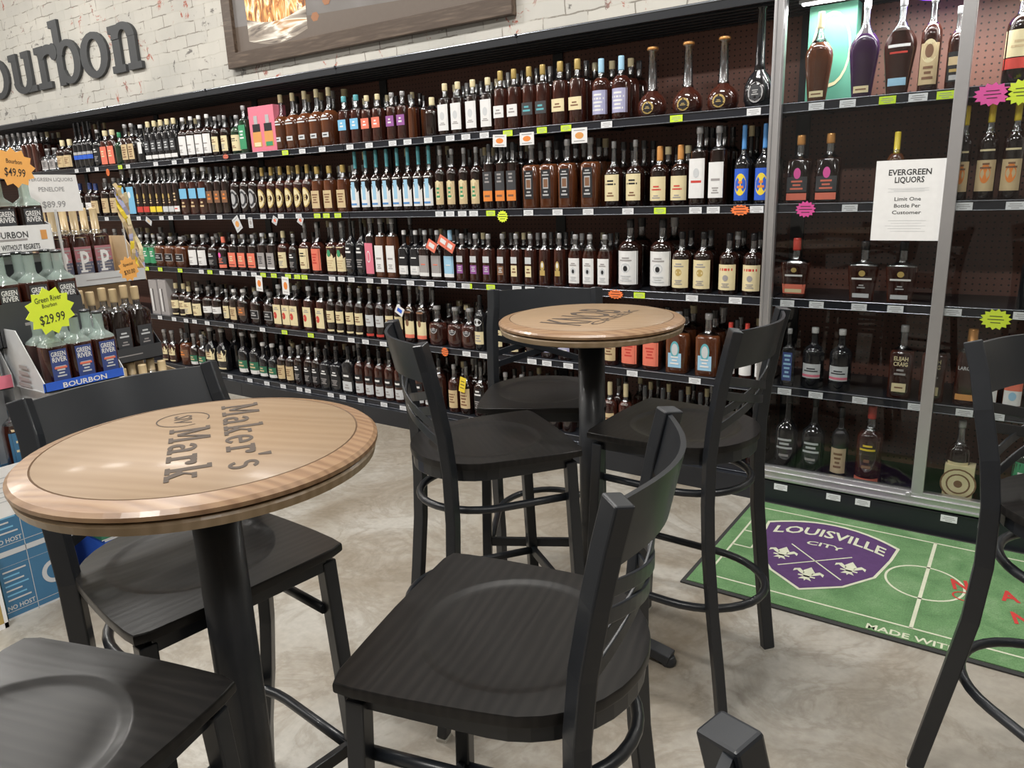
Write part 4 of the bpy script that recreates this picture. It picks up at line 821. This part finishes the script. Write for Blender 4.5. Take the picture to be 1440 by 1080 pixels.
def shield(sc, dx=0, dy=0):
    cx, cy = -.552, 2.80; top = [(-.255+.51*i/12, .215+.10*(1-(2*i/12-1)**2)**1) for i in range(13)]
    rt = [(.255, .215), (.245, .1), (.215, -.07), (.13, -.2), (0, -.295)]; lf = [(-.13, -.2), (-.215, -.07), (-.245, .1)]
    return [(cx+x*sc, cy+.01+y*sc) for x, y in top+rt[1:]+lf]
b = MB()
for k, (sc, m_) in enumerate(((1.0, LN), (.955, PUR))): b.add([(x, y, zz+.0004*(k+1)) for x, y in shield(sc)], [tuple(range(len(shield(sc))))], m_)
zt = zz+.0013; Ff = frame((-.552, 2.80, zt), (1, 0, 0), (0, 1, 0))
put_text(b, 'LOUISVILLE', LN, frame((-.552, 2.93, zt), (1, 0, 0), (0, 1, 0)), .072, .42, .02, arc=lambda x: .055*(1-(x/.21)**2)); put_text(b, 'CITY', LN, frame((-.552, 2.885, zt), (1, 0, 0), (0, 1, 0)), .034, .135, .02, arc=lambda x: .01*(1-(x/.07)**2))
ln(-.665, 2.86, -.44, 2.66, .006, LN, zt); ln(-.665, 2.66, -.44, 2.86, .006, LN, zt)
def fleur(x, y, s):
    for pts in ([(-.009, -.02), (.009, -.02), (.018, .018), (0, .05), (-.018, .018)], [(-.012, -.01), (-.012, .008), (-.03, .028), (-.046, .018), (-.046, .0), (-.036, .012), (-.024, .0)], [(.012, -.01), (.024, .0), (.036, .012), (.046, 0), (.046, .018), (.03, .028), (.012, .008)],
                [(-.026, -.02), (.026, -.02), (.026, -.012), (-.026, -.012)], [(-.01, -.022), (.01, -.022), (.02, -.042), (.004, -.036), (0, -.048), (-.004, -.036), (-.02, -.042)]):
        b.add([(x+px*s, y+py*s, zt) for px, py in pts], [tuple(range(len(pts)))], LN)
for x, y in ((-.675, 2.765), (-.552, 2.645), (-.43, 2.765)): fleur(x, y, 1.15)
b.build('club_shield', matt, fixn=False)

# ------------------------------------------------------------------ bar tables
IRON = mat('black_cast_iron', (.018, .02, .024), .42, 0, .1, grain=.2); BURN = mat('branded_char', (.07, .05, .037), .7); SEAM = mat('rim_seam', (.15, .09, .05), .6)
def bar_table(loc, label, grain_rot, brand):
    t = thing('bar_table', label, 'table', (*loc, 0)); ZT = 1.065; r = .269
    b = MB(); b.lathe([(.0005, ZT), (r-.034, ZT)], BW, 72, cap=False); b.lathe([(r-.034, ZT), (r-.0325, ZT-.002), (r-.031, ZT)], SEAM, 72, cap=False, smooth=False)
    b.lathe([(r-.031, ZT), (r-.006, ZT-.006), (r, ZT-.011), (r, ZT-.017), (r-.012, ZT-.022), (.0005, ZT-.022)], RW, 72, cap=False, smooth=False)
    o = b.build('table_top', t); o.rotation_euler = (0, 0, grain_rot)
    b = MB(); b.lathe([(.0005, ZT-.022), (r-.006, ZT-.022), (r-.003, ZT-.026), (r-.006, ZT-.038), (r-.02, ZT-.043), (.0005, ZT-.043)], LW, 72, cap=False, smooth=False); b.build('lower_rim', t)
    b = MB(); b.lathe([(.12, ZT-.050), (.12, ZT-.043)], IRON, 32); b.build('mounting_plate', t)
    b = MB(); b.lathe([(.038, .03), (.038, ZT-.05)], IRON, 32); b.build('pole', t)
    b = MB(); b.lathe([(.07, .03), (.07, .045), (.045, .075), (.04, .09)], IRON, 32)
    for k in range(4):
        M = Matrix.Rotation(k*PI/2, 4, 'Z')
        b.sweep([M @ Vector(p) for p in ((.03, 0, .05), (.12, 0, .047), (.22, 0, .034), (.27, 0, .024))], rect(.03, .05), IRON, side=(0, 0, 1)); b.lathe([(.022, 0), (.024, .012), (.018, .03)], IRON, 14, M @ Vector((.262, 0, 0)))
    b.build('base', t, .003)
    b = MB(); brand(b, ZT+.0006); o = b.build('branding', t, fixn=False); return t
def brand_makers(b, z):
    o = (-1.0437, .6339)
    d = Vector((.84, -.548, 0)).normalized(); u = Vector((-d.y, d.x, 0))
    def word(s, start, length, hgt):
        wd = {'M': 1.15, 'a': .78, 'k': .85, 'e': .74, 'r': .7, "'": .28, 's': .66}; tot = sum(wd[c] for c in s)+.1*(len(s)-1); k = length/tot; x = 0
        for c in s:
            draw_glyph(b, c, BURN, frame((start[0]-o[0]+d.x*x, start[1]-o[1]+d.y*x, z), d, u), 0, w=wd[c]*k*.92, xh=hgt*.68, asc=hgt, t=k*.2, th=k*.09, sf=k*.1); x += (wd[c]+.1)*k
    word("Maker's", (-1.185, .762), .362, .062); word('Mark', (-1.137, .632), .255, .062)
    c = Vector((-1.175-o[0], .68-o[1], z))
    ring = [c+Vector((.042*math.cos(a), .042*math.sin(a), 0)) for a in [2*PI*i/36+.6 for i in range(33)]]
    for p, q in zip(ring, ring[1:]): ln(p.x, p.y, q.x, q.y, .0022, BURN, z, b)
    put_text(b, 'SIV', BURN, frame(c-u*.014, d, u), .03, .05, .005)
def brand_knob(b, z):
    o = (-1.04, 1.889); d = Vector((0, 1, 0)); u = Vector((-1, 0, 0))
    put_text(b, 'KNOB', BURN, frame((-.992-o[0], 1.868-o[1], z), d, u), .135, .27, .01); put_text(b, 'CREEK', BURN, frame((-.955-o[0], 1.90-o[1], z), d, u), .03, .27, .01)
bar_table((-1.0437, .6339), 'round barrel head bar table with branded script and small seal, nearest the camera', .35, brand_makers)
bar_table((-1.040, 1.889), 'round barrel head bar table with block capitals, nearer the shelves', .3, brand_knob)

# ------------------------------------------------------------------ bar stools
def arcpts(x, yf, ys, yr, z, n=18):
    """U path: from front-left back along the side, round the rear, forward again"""
    P = [(x, yf, z), (x, (yf+ys)/2, z)]
    for i in range(n+1): a = PI*i/n; P.append((x*math.cos(a), ys-(ys-yr)*math.sin(a), z))
    return P+[(-x, (yf+ys)/2, z), (-x, yf, z)]
def make_stool(k=0.):
    t = thing('bar_stool', '', 'bar stool')
    # seat: straight front, tapering sides, round back, with a dished circle
    out = []; 
    def corner(cx, cy, r, a0, a1, k=4): return [(cx+r*math.cos(a0+(a1-a0)*i/k), cy+r*math.sin(a0+(a1-a0)*i/k)) for i in range(k+1)]
    out += corner(.188, .183, .018, 0, PI/2); out += [(.1, .204), (0, .206), (-.1, .204)]; out += corner(-.188, .183, .018, PI/2, PI)
    out += [(-.205, .1), (-.2, .02)]
    for i in range(15): a = PI+PI*i/14; out.append((.195*math.cos(a), -.04+.178*math.sin(a)))
    out += [(.2, .02), (.205, .1)]
    N = 72; C0 = Vector((0, -.01)); ring = []
    for i in range(N):
        a = 2*PI*i/N; d = Vector((math.cos(a), math.sin(a))); best = 9
        for p, q in zip(out, out[1:]+out[:1]):
            p = Vector(p)-C0; e = Vector(q)-C0-p; den = d.x*e.y-d.y*e.x
            if abs(den) < 1e-9: continue
            tt = (p.x*e.y-p.y*e.x)/den; s = (p.x*d.y-p.y*d.x)/den
            if tt > 0 and -1e-6 <= s <= 1+1e-6: best = min(best, tt)
        ring.append((a, best))
    prof = [(0.0, -.0075, 0), (.06, -.0073, 0), (.11, -.0066, 0), (.134, -.0055, 0), (.144, -.0035, 0), (.152, -.001, 0), (.158, 0, 0), (.3, 0, 1), (.975, 0, 1), (.992, -.0015, 1), (1., -.005, 1), (1., -.015, 1), (.985, -.018, 1)]
    vs = []; zt = .765
    for r, dz, fr in prof:
        for a, R in ring:
            rr = r if not fr else .158+(R-.158)*r
            vs.append((C0.x+rr*math.cos(a), C0.y+rr*math.sin(a), zt+dz))
    fs = [(j*N+i, j*N+(i+1) % N, (j+1)*N+(i+1) % N, (j+1)*N+i) for j in range(len(prof)-1) for i in range(N)]+[tuple((len(prof)-1)*N+i for i in range(N-1, -1, -1))]
    b = MB(); b.add(vs, fs, SW, True); o = b.build('seat', t)
    md = o.modifiers.new('es', 'EDGE_SPLIT'); md.split_angle = math.radians(35); o.modifiers.new('wn', 'WEIGHTED_NORMAL')
    # seat frame
    b = MB(); pts = arcpts(.172, .172, -.03, -.203, .7285); b.sweep(pts, rect(.034, .016), STEEL, side=(0, 0, 1)); b.sweep([(-.172, .172, .7285), (.172, .172, .7285)], rect(.034, .016), STEEL, side=(0, 0, 1)); b.build('seat_frame', t, .002)
    PATH = [(.194, -.222, .008), (.191, -.208, .15), (.188, -.193, .32), (.186, -.181, .48), (.185, -.176, .62), (.184, -.176, .75), (.184, -.182, .85), (.184, -.194, .95), (.184, -.203, 1.02), (.184, -.214, 1.085)]
    PATH = [(x+(.006 if k and .2 < z < 1. else 0), y+k*max(0, math.sin(PI*min(1, z/1.085)**1.35)), z) for x, y, z in PATH]
    def ypost(z):
        for (_, y0, z0), (_, y1, z1) in zip(PATH, PATH[1:]):
            if z <= z1: return y0+(y1-y0)*(z-z0)/(z1-z0)
        return PATH[-1][1]
    GLIDE = mat('pale_glide', (.5, .48, .43), .6)
    for s in (-1, 1):
        b = MB(); tan = (.66, s*.75, 0); b.sweep([(s*x, y, z) for x, y, z in PATH], rect(.027, .036), STEEL, side=tan); lg = b.build('leg', t, .003)
        g = MB(); g.box(-.0145, .0145, -.019, .019, 0, .008, GLIDE, Matrix.Translation((s*.194, -.222, 0)) @ Matrix.Rotation(s*.85, 4, 'Z')); g.build('glide', lg)
        b = MB(); b.sweep([(s*.196, .2, .008), (s*.178, .168, .73)], rect(.03, .03), STEEL, side=(1, 0, 0)); lg = b.build('leg', t, .003)
        g = MB(); g.box(s*.196-.016, s*.196+.016, .184, .216, 0, .008, GLIDE); g.build('glide', lg)
    # curved top slat
    def bowed(z0, z1, th, hgt, bulge, name, x=.176):
        """strip curved backwards from post to post, height z0 at left, z1 at right"""
        b = MB(); n = 16; P = []
        for i in range(n+1):
            u = i/n; z = z0+(z1-z0)*u; yb = ypost(z); P.append((-x+2*x*u, yb-bulge*math.sin(PI*u), z))
        b.sweep(P, rect(hgt, th), STEEL, side=(0, 0, 1)); return b.build(name, t, .0015)
    b = MB(); n = 16; vs = []
    for (z, y) in ((.982, ypost(.982)), (1.08, ypost(1.08))):
        for i in range(n+1): u = i/n; vs.append((-.176+.352*u, y-.045*math.sin(PI*u)+.004, z))
        for i in range(n+1): u = i/n; vs.append((-.176+.352*u, y-.045*math.sin(PI*u)-.004, z))
    K = n+1; fs = []
    for i in range(n): fs += [(i, i+1, 2*K+i+1, 2*K+i), (K+i, 3*K+i, 3*K+i+1, K+i+1), (i, K+i, K+i+1, i+1), (2*K+i, 2*K+i+1, 3*K+i+1, 3*K+i)]
    fs += [(0, 2*K, 3*K, K), (n, K+n, 3*K+n, 2*K+n)]
    b.add(vs, fs, STEEL, True); o = b.build('top_slat', t); md = o.modifiers.new('es', 'EDGE_SPLIT'); md.split_angle = math.radians(40)
    for z0, z1, bl in ((.955, .86, .040), (.915, .82, .040), (.86, .955, .034), (.82, .915, .034)): bowed(z0, z1, .005, .022, bl, 'cross_bar')
    # rings
    b = MB(); b.sweep(arcpts(.165, .165, -.02, -.20, .625), circ(.0105, 10), STEEL, smooth=True); b.build('upper_ring', t)
    b = MB(); b.sweep(arcpts(.178, .185, -.05, -.255, .30), circ(.0115, 10), STEEL, smooth=True); b.build('foot_ring', t)
    b = MB(); b.sweep([(-.178, .187, .30), (.178, .187, .30)], rect(.028, .016), STEEL, side=(0, 0, 1)); b.build('footrest', t, .002)
    return t
st = make_stool(.015); st2 = make_stool(.07)
_sh = atz(1048, 1028, 1.085)-atz(1065, 1007, 1.085)
STOOLS = [((-.608, .835), (-.97, -.243), 'black cross back bar stool in the centre foreground, back to the camera right'),
 ((-1.188, 1.566), (.59, .81), 'black cross back bar stool left of the farther round table'),
 ((-1.275, .722), (.995, -.105), 'black cross back bar stool behind the nearest table, beside the bourbon display'),
 ((-.774, 1.935), (-.999, .03), 'black cross back bar stool right of the farther table, two legs by the green mat'),
 ((-1.312, 2.05), (.49, -.87), 'black cross back bar stool behind the farther round table, against the shelves'),
 ((.198, 1.804), (.72, -.68), 'black cross back bar stool cut off by the right edge, over the green mat'),
 ((-1.008, .278), (-.28, .96), 'black bar stool in the bottom left corner, only its seat showing'),
 ((.148+_sh.x, .358+_sh.y), (.9, .44), 'black bar stool at the bottom edge with just one back post tip showing')]
for i, (p, f, lab) in enumerate(STOOLS):
    o = st if i == 0 else st2 if i == 2 else dup(st2 if i == 5 else st); o.location = (*p, 0); o.rotation_euler = (0, 0, math.atan2(f[1], f[0])-PI/2); o['label'] = lab; o['group'] = 'black cross back bar stools'

# ------------------------------------------------------------------ case-stack display at left (fronts face +X)
def carton(x, y0, y1, z0, z1, key, label, dep=.28, art=None, name='bottle_case', lid=True):
    t = thing(name, label, 'box', (x, (y0+y1)/2, z0)); w = y1-y0; h = z1-z0
    b = MB(); b.box(-dep, 0, -w/2+.001, w/2-.001, .0005, h-.001, cm(key)); b.build('carton', t, .002)
    if art:
        b = MB(); M = frame((.0008, -w/2, 0), (0, 1, 0), (0, 0, 1)); art(b, M, w, h); b.build('print', t, fixn=False)
    return t
def R2(b, M, x0, x1, y0, y1, m, z=0): b.add([M @ Vector((x, y, z)) for x, y in ((x0, y0), (x1, y0), (x1, y1), (x0, y1))], [(0, 1, 2, 3)], m)
def art_nohost(b, M, w, h):
    wh = cm('ltgrey'); R2(b, M, 0, w, h-.012, h, wh); R2(b, M, 0, w, 0, .008, wh); R2(b, M, .10, .102, 0, h, wh); R2(b, M, 0, w, .028, .03, wh)
    R2(b, M, 0, w, h-.05, h-.049, wh)
    put_text(b, 'NO HOST', wh, frame(M @ Vector((.05, .036, .0003)), M.to_3x3() @ Vector((1, 0, 0)), M.to_3x3() @ Vector((0, 1, 0))), .017, .09, .02)
    A = ellp(.175, .12, .042, .045, .6, 2*PI-.6, 24); B = ellp(.175, .12, .026, .029, .6, 2*PI-.6, 24); b.strip(A, B, wh, M, .0003)
    b.add([M @ Vector((*p, .0003)) for p in [(.195, .13), (.225, .145), (.228, .115)]], [(0, 1, 2)], wh)
    for k in range(7): R2(b, M, .012, .088-(k % 3)*.012, .07+k*.018, .076+k*.018, cm('sky') if k % 2 else wh, .0003)
D = 'in the blue column at far left'
for k in range(2): carton(-2.86, .89, 1.14, k*.25, k*.25+.25, 'boxblue', 'blue bottle case with white circular emblem, %s of two at far left' % ('lower' if k == 0 else 'upper'), art=art_nohost)
def art_yellow(b, M, w, h): R2(b, M, 0, w, 0, .02, WHITE); R2(b, M, w-.012, w, 0, h, WHITE); R2(b, M, .02, w-.03, .05, h-.05, cm('cream'))
carton(-2.82, .62, .875, 0, .3, 'gold', 'gold and white bottle case on the floor at the left frame edge', art=art_yellow)
carton(-2.86, .62, .88, .3, .62, 'white', 'plain white bottle case above the gold case at the left edge')
# price sheet hanging over the blue cases
t = thing('price_sheet', 'white price sheet reading $39.99 hanging over the blue cases', 'sign', (-2.859, 1.025, .44))
b = MB(); b.box(-.0006, .0006, -.12, .13, -.06, .12, WHITE); M = frame((.0012, 0, 0), (0, 1, 0), (0, 0, 1))
put_text(b, '$39.99', GREY, frame((.0012, .045, -.045), (0, 1, 0), (0, 0, 1)), .03, .12, .01)
for k in range(6): R2(b, M, -.09, .08-(k % 3)*.02, k*.017-.005, k*.017-.002, cm('ltgrey'))
b.build('sheet', t, fixn=False)
def tray(x, y0, y1, z0, lip, back, dep, key, sidekey, label, text=None, tk='white', art=None):
    """cut-down display case: low front lip, sides sloping up to a tall back"""
    t = thing('display_tray', label, 'display box', (x, (y0+y1)/2, z0)); w = y1-y0
    b = MB(); b.box(-dep, 0, -w/2, w/2, .0005, .004, cm(sidekey)); b.box(-.003, 0, -w/2, w/2, .0005, lip, cm(key)); b.build('lip', t)
    b = MB()
    for s in (-1, 1):
        y = s*(w/2-.0015); M = frame((0, y+.0015, 0), (-1, 0, 0), (0, 0, 1)); b.prism([(0, 0), (dep, 0), (dep, back), (dep*.55, back), (0, lip)], cm(sidekey), M, .003 if s > 0 else .003)
    b.box(-dep, -dep+.003, -w/2, w/2, 0, back, cm(sidekey)); b.build('sides', t)
    b = MB(); M = frame((.0008, -w/2, 0), (0, 1, 0), (0, 0, 1))
    if text: put_text(b, text, cm(tk), frame((.0009, 0, lip*.22), (0, 1, 0), (0, 0, 1)), lip*.55, w*.55, .02)
    else: R2(b, M, w*.3, w*.7, lip*.45, lip*.52, cm('grey'))
    Ms = frame((-dep*.5, -w/2-.0028, 0), (1, 0, 0), (0, 0, 1))
    for k in range(4): R2(b, Ms, -.05+.03*k*.3, .04, lip*.3+k*.022, lip*.3+.012+k*.022, cm('grey'))
    b.build('print', t, fixn=False); return t
# green river column
def art_gr(txt, tk='white'):
    def f(b, M, w, h):
        R2(b, M, 0, w, h-.006, h, cm('ltgrey')); put_text(b, txt, cm(tk), frame(M @ Vector((w*.6, h-.075, .0003)), M.to_3x3() @ Vector((1, 0, 0)), M.to_3x3() @ Vector((0, 1, 0))), .045, w*.62, .02)
        b.add([M @ Vector((.03+.012*math.cos(a*PI/4), h-.045+.018*math.sin(a*PI/4), .0003)) for a in range(8)], [tuple(range(8))], cm('salmon'))
    return f
def art_grn(b, M, w, h): R2(b, M, 0, w, 0, .004, cm('ltgrey')); R2(b, M, 0, w, .055, .059, cm('ltgrey')); put_text(b, 'THE WHISKEY', cm('cream'), frame(M @ Vector((w*.45, .02, .0003)), M.to_3x3() @ Vector((1, 0, 0)), M.to_3x3() @ Vector((0, 1, 0))), .02, w*.5, .02)
carton(-2.75, 1.21, 1.49, 0, .205, 'royal', 'royal blue bottle case on the floor behind the stool seat', art=art_gr('GREEN'))
carton(-2.75, 1.20, 1.48, .206, .47, 'deepgreen', 'dark green bottle case stacked above the royal blue case', art=art_grn)
carton(-2.75, 1.14, 1.42, .471, .79, 'white', 'white bottle case supporting the lowest blue lipped display tray')
carton(-3.035, 1.12, 1.40, 0, .93, 'white', 'tall white case stack behind the green and blue cases', dep=.17)
def art_none(b, M, w, h): R2(b, M, w*.1, w*.9, h*.3, h*.4, cm('grey'))
GRL = [('p', .1, .56, .68, 'navy'), ('t', 'GREEN', .46, .075, .58, 'white'), ('t', 'RIVER', .38, .075, .58, 'white'), ('l', .15, .33, 4, .42, 'ltgrey'), ('p', .28, .31, .5, 'salmon')]
GRD = [('p', .1, .56, .68, 'dkgrey'), ('t', 'GREEN', .46, .075, .58, 'white'), ('t', 'RIVER', .38, .075, .58, 'white'), ('l', .15, .33, 4, .42, 'grey')]
def stock(proto, x, y0, y1, n, z, rows, dx, desc, group, front_only=False, sz=None):
    k = 0
    for r in range(rows):
        for i in range(n):
            o = proto if (r == 0 and i == 0) else dup(proto)
            o.location = (x-r*dx, y0+(y1-y0)*(i+.5)/n, z); o.rotation_euler = (0, 0, PI/2)
            o['label'] = '%s, %s from left, %s row' % (desc, ordn[i], ['front', 'second', 'third'][r]); o['group'] = group
# tier 1
tray(-2.765, 1.115, 1.395, .80, .034, .21, .27, 'royal', 'ltgrey', 'display tray with blue BOURBON lip, lowest tier of the left display', 'BOURBON')
p = bottle_proto('broad', .042, .245, WR, 'dkgrey', .965, GRL, glass='frosted_glass'); stock(p, -2.82, 1.145, 1.405, 3, .805, 2, .09, 'amber bottle with frosted neck and navy label, lowest tray', 'navy label bourbon bottles in the lowest tray')
# tier 2
tray(-3.0, 1.1, 1.40, .94, .155, .28, .2, 'dkgrey', 'dkgrey', 'dark grey lipped display tray, middle tier of the left display', None)
p = bottle_proto('broad', .045, .27, WR, 'dkgrey', .965, GRD, glass='frosted_glass'); stock(p, -3.055, 1.115, 1.415, 3, .998, 2, .09, 'amber bottle with frosted neck and grey label, middle tray', 'grey label bourbon bottles in the middle tray')
carton(-3.21, 1.11, 1.40, 0, 1.25, 'ltgrey', 'tall pale case stack carrying the top tray of the left display')
# tier 3
tt = tray(-3.16, 1.11, 1.41, 1.262, .1, .13, .2, 'white', 'ltgrey', 'white lipped display tray lettered BOURBON, top tier of the left display', None)
b = MB(); put_text(b, 'BOURBON', cm('dkgrey'), frame((.0012, 0, .056), (0, 1, 0), (0, 0, 1)), .024, .13, .01); put_text(b, 'WHISKEY WITHOUT REGRETS', cm('dkgrey'), frame((.0012, 0, .012), (0, 1, 0), (0, 0, 1)), .02, .2, .01)
for y in (-.13, .11): R2(b, frame((.0012, 0, 0), (0, 1, 0), (0, 0, 1)), y, y+.022, .045, .08, cm('copper'))
b.build('lip_print', tt, fixn=False)
p = bottle_proto('broad', .045, .27, W, 'dkgrey', .965, GRD, glass='frosted_glass'); stock(p, -3.215, 1.13, 1.41, 3, 1.272, 1, .09, 'dark bottle with frosted neck and grey label, top tray', 'grey label bourbon bottles in the top tray')
# penelope + dark gold capped column
carton(-3.05, 1.48, 1.76, 0, .50, 'kraft', 'kraft bottle case on the floor right of the bourbon stack', dep=.21)
tray(-3.0, 1.48, 1.76, .50, .215, .23, .25, 'kraft', 'kraft', 'open kraft case showing only gold bottle caps', None)
p = bottle_proto('stubby', .042, .26, W, 'beige', .74, None); stock(p, -3.05, 1.49, 1.75, 3, .507, 2, .09, 'dark bottle with gold cap sunk in kraft case', 'gold capped bottles in the kraft case')
carton(-3.27, 1.45, 1.75, 0, .774, 'kraft', 'tall kraft case stack under the gold capped bottles', dep=.22)
tray(-3.10, 1.46, 1.745, .775, .062, .17, .2, 'dkgrey', 'dkgrey', 'dark grey display tray holding gold capped bottles', None)
BLK = [('p', .1, .42, .7, 'dkgrey'), ('l', .26, .36, 2, .5, 'ltgrey'), ('l', .14, .22, 2, .4, 'grey')]
p = bottle_proto('sq', .044, .28, W, 'beige', .8, BLK); stock(p, -3.15, 1.46, 1.74, 3, .805, 2, .09, 'dark square bottle with gold cap', 'gold capped dark bottles on the grey tray')
tray(-3.36, 1.49, 1.87, 1.085, .055, .2, .25, 'ltgrey', 'kraft', 'white lipped display tray holding the P label bottles', None)
carton(-3.5, 1.49, 1.87, 0, 1.084, 'kraft', 'kraft case column behind the gold capped bottles')
PEN = [('p', .1, .5, .85, 'rose'), ('p', .1, .3, .85, 'slate'), ('l', .12, .48, 9, .8, 'grey'), ('t', 'P', .17, .3, .42, 'white'), ('p', .16, .19, .35, 'white', -.2)]
p = bottle_proto('sq', .042, .32, WR, 'beige', .62, PEN); stock(p, -3.41, 1.49, 1.75, 3, 1.095, 2, .09, 'bottle with big white letter P on pink label', 'pink label bottles with a white letter P')
# near column bottles above the blue cases
tray(-2.87, .88, 1.14, .501, .05, .2, .25, 'boxblue', 'boxblue', 'blue lipped display tray on the two blue cases', None)
SEA = [('p', .08, .6, .9, 'boxblue'), ('l', .3, .5, 3, .7, 'cream'), ('p', .62, .66, .7, 'beige'), ('l', .12, .2, 2, .6, 'ltblue')]
p = bottle_proto('stubby', .046, .25, WR, 'silver', .88, SEA); stock(p, -2.93, .88, 1.13, 2, .507, 1, .1, 'bottle with blue and cream label at far left', 'blue and cream label bottles at far left')
tray(-2.97, .84, 1.10, .80, .05, .2, .2, 'pink', 'ltgrey', 'pink and white lipped display tray at the left edge', None)
p = bottle_proto('stubby', .046, .27, W, 'silver', .88, [('p', .1, .5, .85, 'cream'), ('l', .2, .44, 3, .6, 'beige')]); stock(p, -3.03, .85, 1.10, 2, .806, 1, .1, 'bottle with plain cream label at the left edge', 'cream label bottles at the left edge')
carton(-3.07, .84, 1.10, 0, .79, 'ltgrey', 'pale grey case stack behind the two blue cases')
# hand written star signs and cards
def star_sign(u, v, x, r, key, lines, label, sx=1.15, tilt=.0):
    p = atx(u, v, x); t = thing('starburst_sign', label, 'sign', p); b = MB()
    M = frame((0, 0, 0), (-.25, 1, 0), (0, 0, 1)) @ Matrix.Rotation(tilt, 4, 'Z'); b.prism(starpoly(r, 12, .8, sx), cm(key), M, .0012)
    for s, yy, hh_, w in lines:
        M2 = M @ Matrix.Translation((0, yy, .002)); put_text(b, s, INK, M2, hh_, w, .005)
    b.build('card', t, fixn=False)
    return t
star_sign(71, 437, -2.74, .082, 'lime', [('Green River', .033, .019, .1), ('Bourbon', .014, .014, .055), ('$29.99', -.04, .032, .095)], 'lime yellow starburst sign handwritten with the price $29.99', tilt=.06)
star_sign(20, 236, -3.12, .072, 'paleorange', [('$49.99', -.03, .03, .08), ('Bourbon', .015, .016, .06)], 'orange starburst sign at the top of the left display', tilt=-.1)
star_sign(181, 378, -3.08, .052, 'paleorange', [('Special', .014, .012, .05), ('$30.00', -.02, .018, .055)], 'small orange starburst sign above the gold capped bottles', 1.0, tilt=.1)
p0 = atx(73, 272, -3.3); t = thing('price_card', 'white price card reading $89.99 on the left display', 'sign', p0); b = MB(); M = frame((0, 0, 0), (-.2, 1, 0), (0, 0, 1))
w_, h_ = .125, .073; b.prism([(-w_, -h_), (w_, -h_), (w_*.95, h_), (-w_*.95, h_)], WHITE, M, .0012)
for s, yy, hh_, w in (('EVERGREEN LIQUORS', .048, .014, .2), ('PENELOPE', .008, .018, .11), ('$89.99', -.055, .026, .1)): put_text(b, s, GREY, M @ Matrix.Translation((0, yy, .002)), hh_, w, .01)
b.build('card', t, fixn=False)
b = MB(); b.box(-.004, .004, -.004, .004, -p0.z+1.10, -h_+.01, mat('clear_plastic_stick', (.7, .7, .7), .2)); b.build('stick', t)
# coloured streamer
b = MB(); pa = atx(165, 258, -3.40)
for k, key in enumerate(('beige', 'yellow', 'lilac', 'kraft', 'cream')):
    pts = []
    for i in range(14): z = -i*.028; pts.append((.01*math.sin(i*1.3+k*2), (k-2)*.008+.05*i/14+.012*math.sin(i*.9+k*1.7), z-.01*k))
    b.sweep(pts, rect(.018, .0012), cm(key), side=(0, .9, .2))
b.box(-.012, -.008, -.002, .002, -pa.z+1.086, 0, mat('clear_plastic_stick', (.7, .7, .7), .2)); o = b.build('paper_streamer'); o.location = pa; tag(o, 'bundle of yellow and lilac paper streamers hanging by the left display', 'decoration')

# ------------------------------------------------------------------ lights
def area(name, loc, sx, sy, e, col=(1, .97, .92), rot=(0, 0, 0)):
    l = bpy.data.lights.new(name, 'AREA'); l.shape = 'RECTANGLE'; l.size = sx; l.size_y = sy; l.energy = e; l.color = col
    o = bpy.data.objects.new(name, l); C.objects.link(o); o.location = loc; o.rotation_euler = rot; return o
FIX = mat('fixture_glow', (1, 1, 1), .5, emit=(1, .97, .93), es=3.5)
k = 0
for y in (1.9, -.8):
    for x in (-10.2, -7.2, -4.2, -1.2, 1.8):
        t = thing('ceiling_light', 'long white ceiling light, %s in its row, %s the shelves' % (ordn[int((x+10.2)/3+.5)], 'nearer' if y > 0 else 'farther from'), 'light', (x, y, 4.12))
        b = MB(); b.box(-.62, .62, -.08, .08, 0, .08, cm('white')); b.build('housing', t); b = MB(); b.box(-.6, .6, -.07, .07, -.02, 0, FIX); b.build('diffuser', t)
        area('ceiling_lamp', (x, y, 4.08), 1.2, .3, {1.8: 30, -1.2: 62, -4.2: 62}.get(x, 50))
area('case_lamp', (XC+.64, YF+.06, 2.085), 1.2, .05, 9)
w = bpy.data.worlds.new('world'); bpy.context.scene.world = w; w.use_nodes = True; bg = w.node_tree.nodes['Background']; bg.inputs[0].default_value = (.86, .93, 1, 1); bg.inputs[1].default_value = .75
vs = bpy.context.scene.view_settings; vs.view_transform = 'Standard'; vs.look = 'None'; vs.exposure = .34; vs.gamma = 1; vs.use_curve_mapping = False
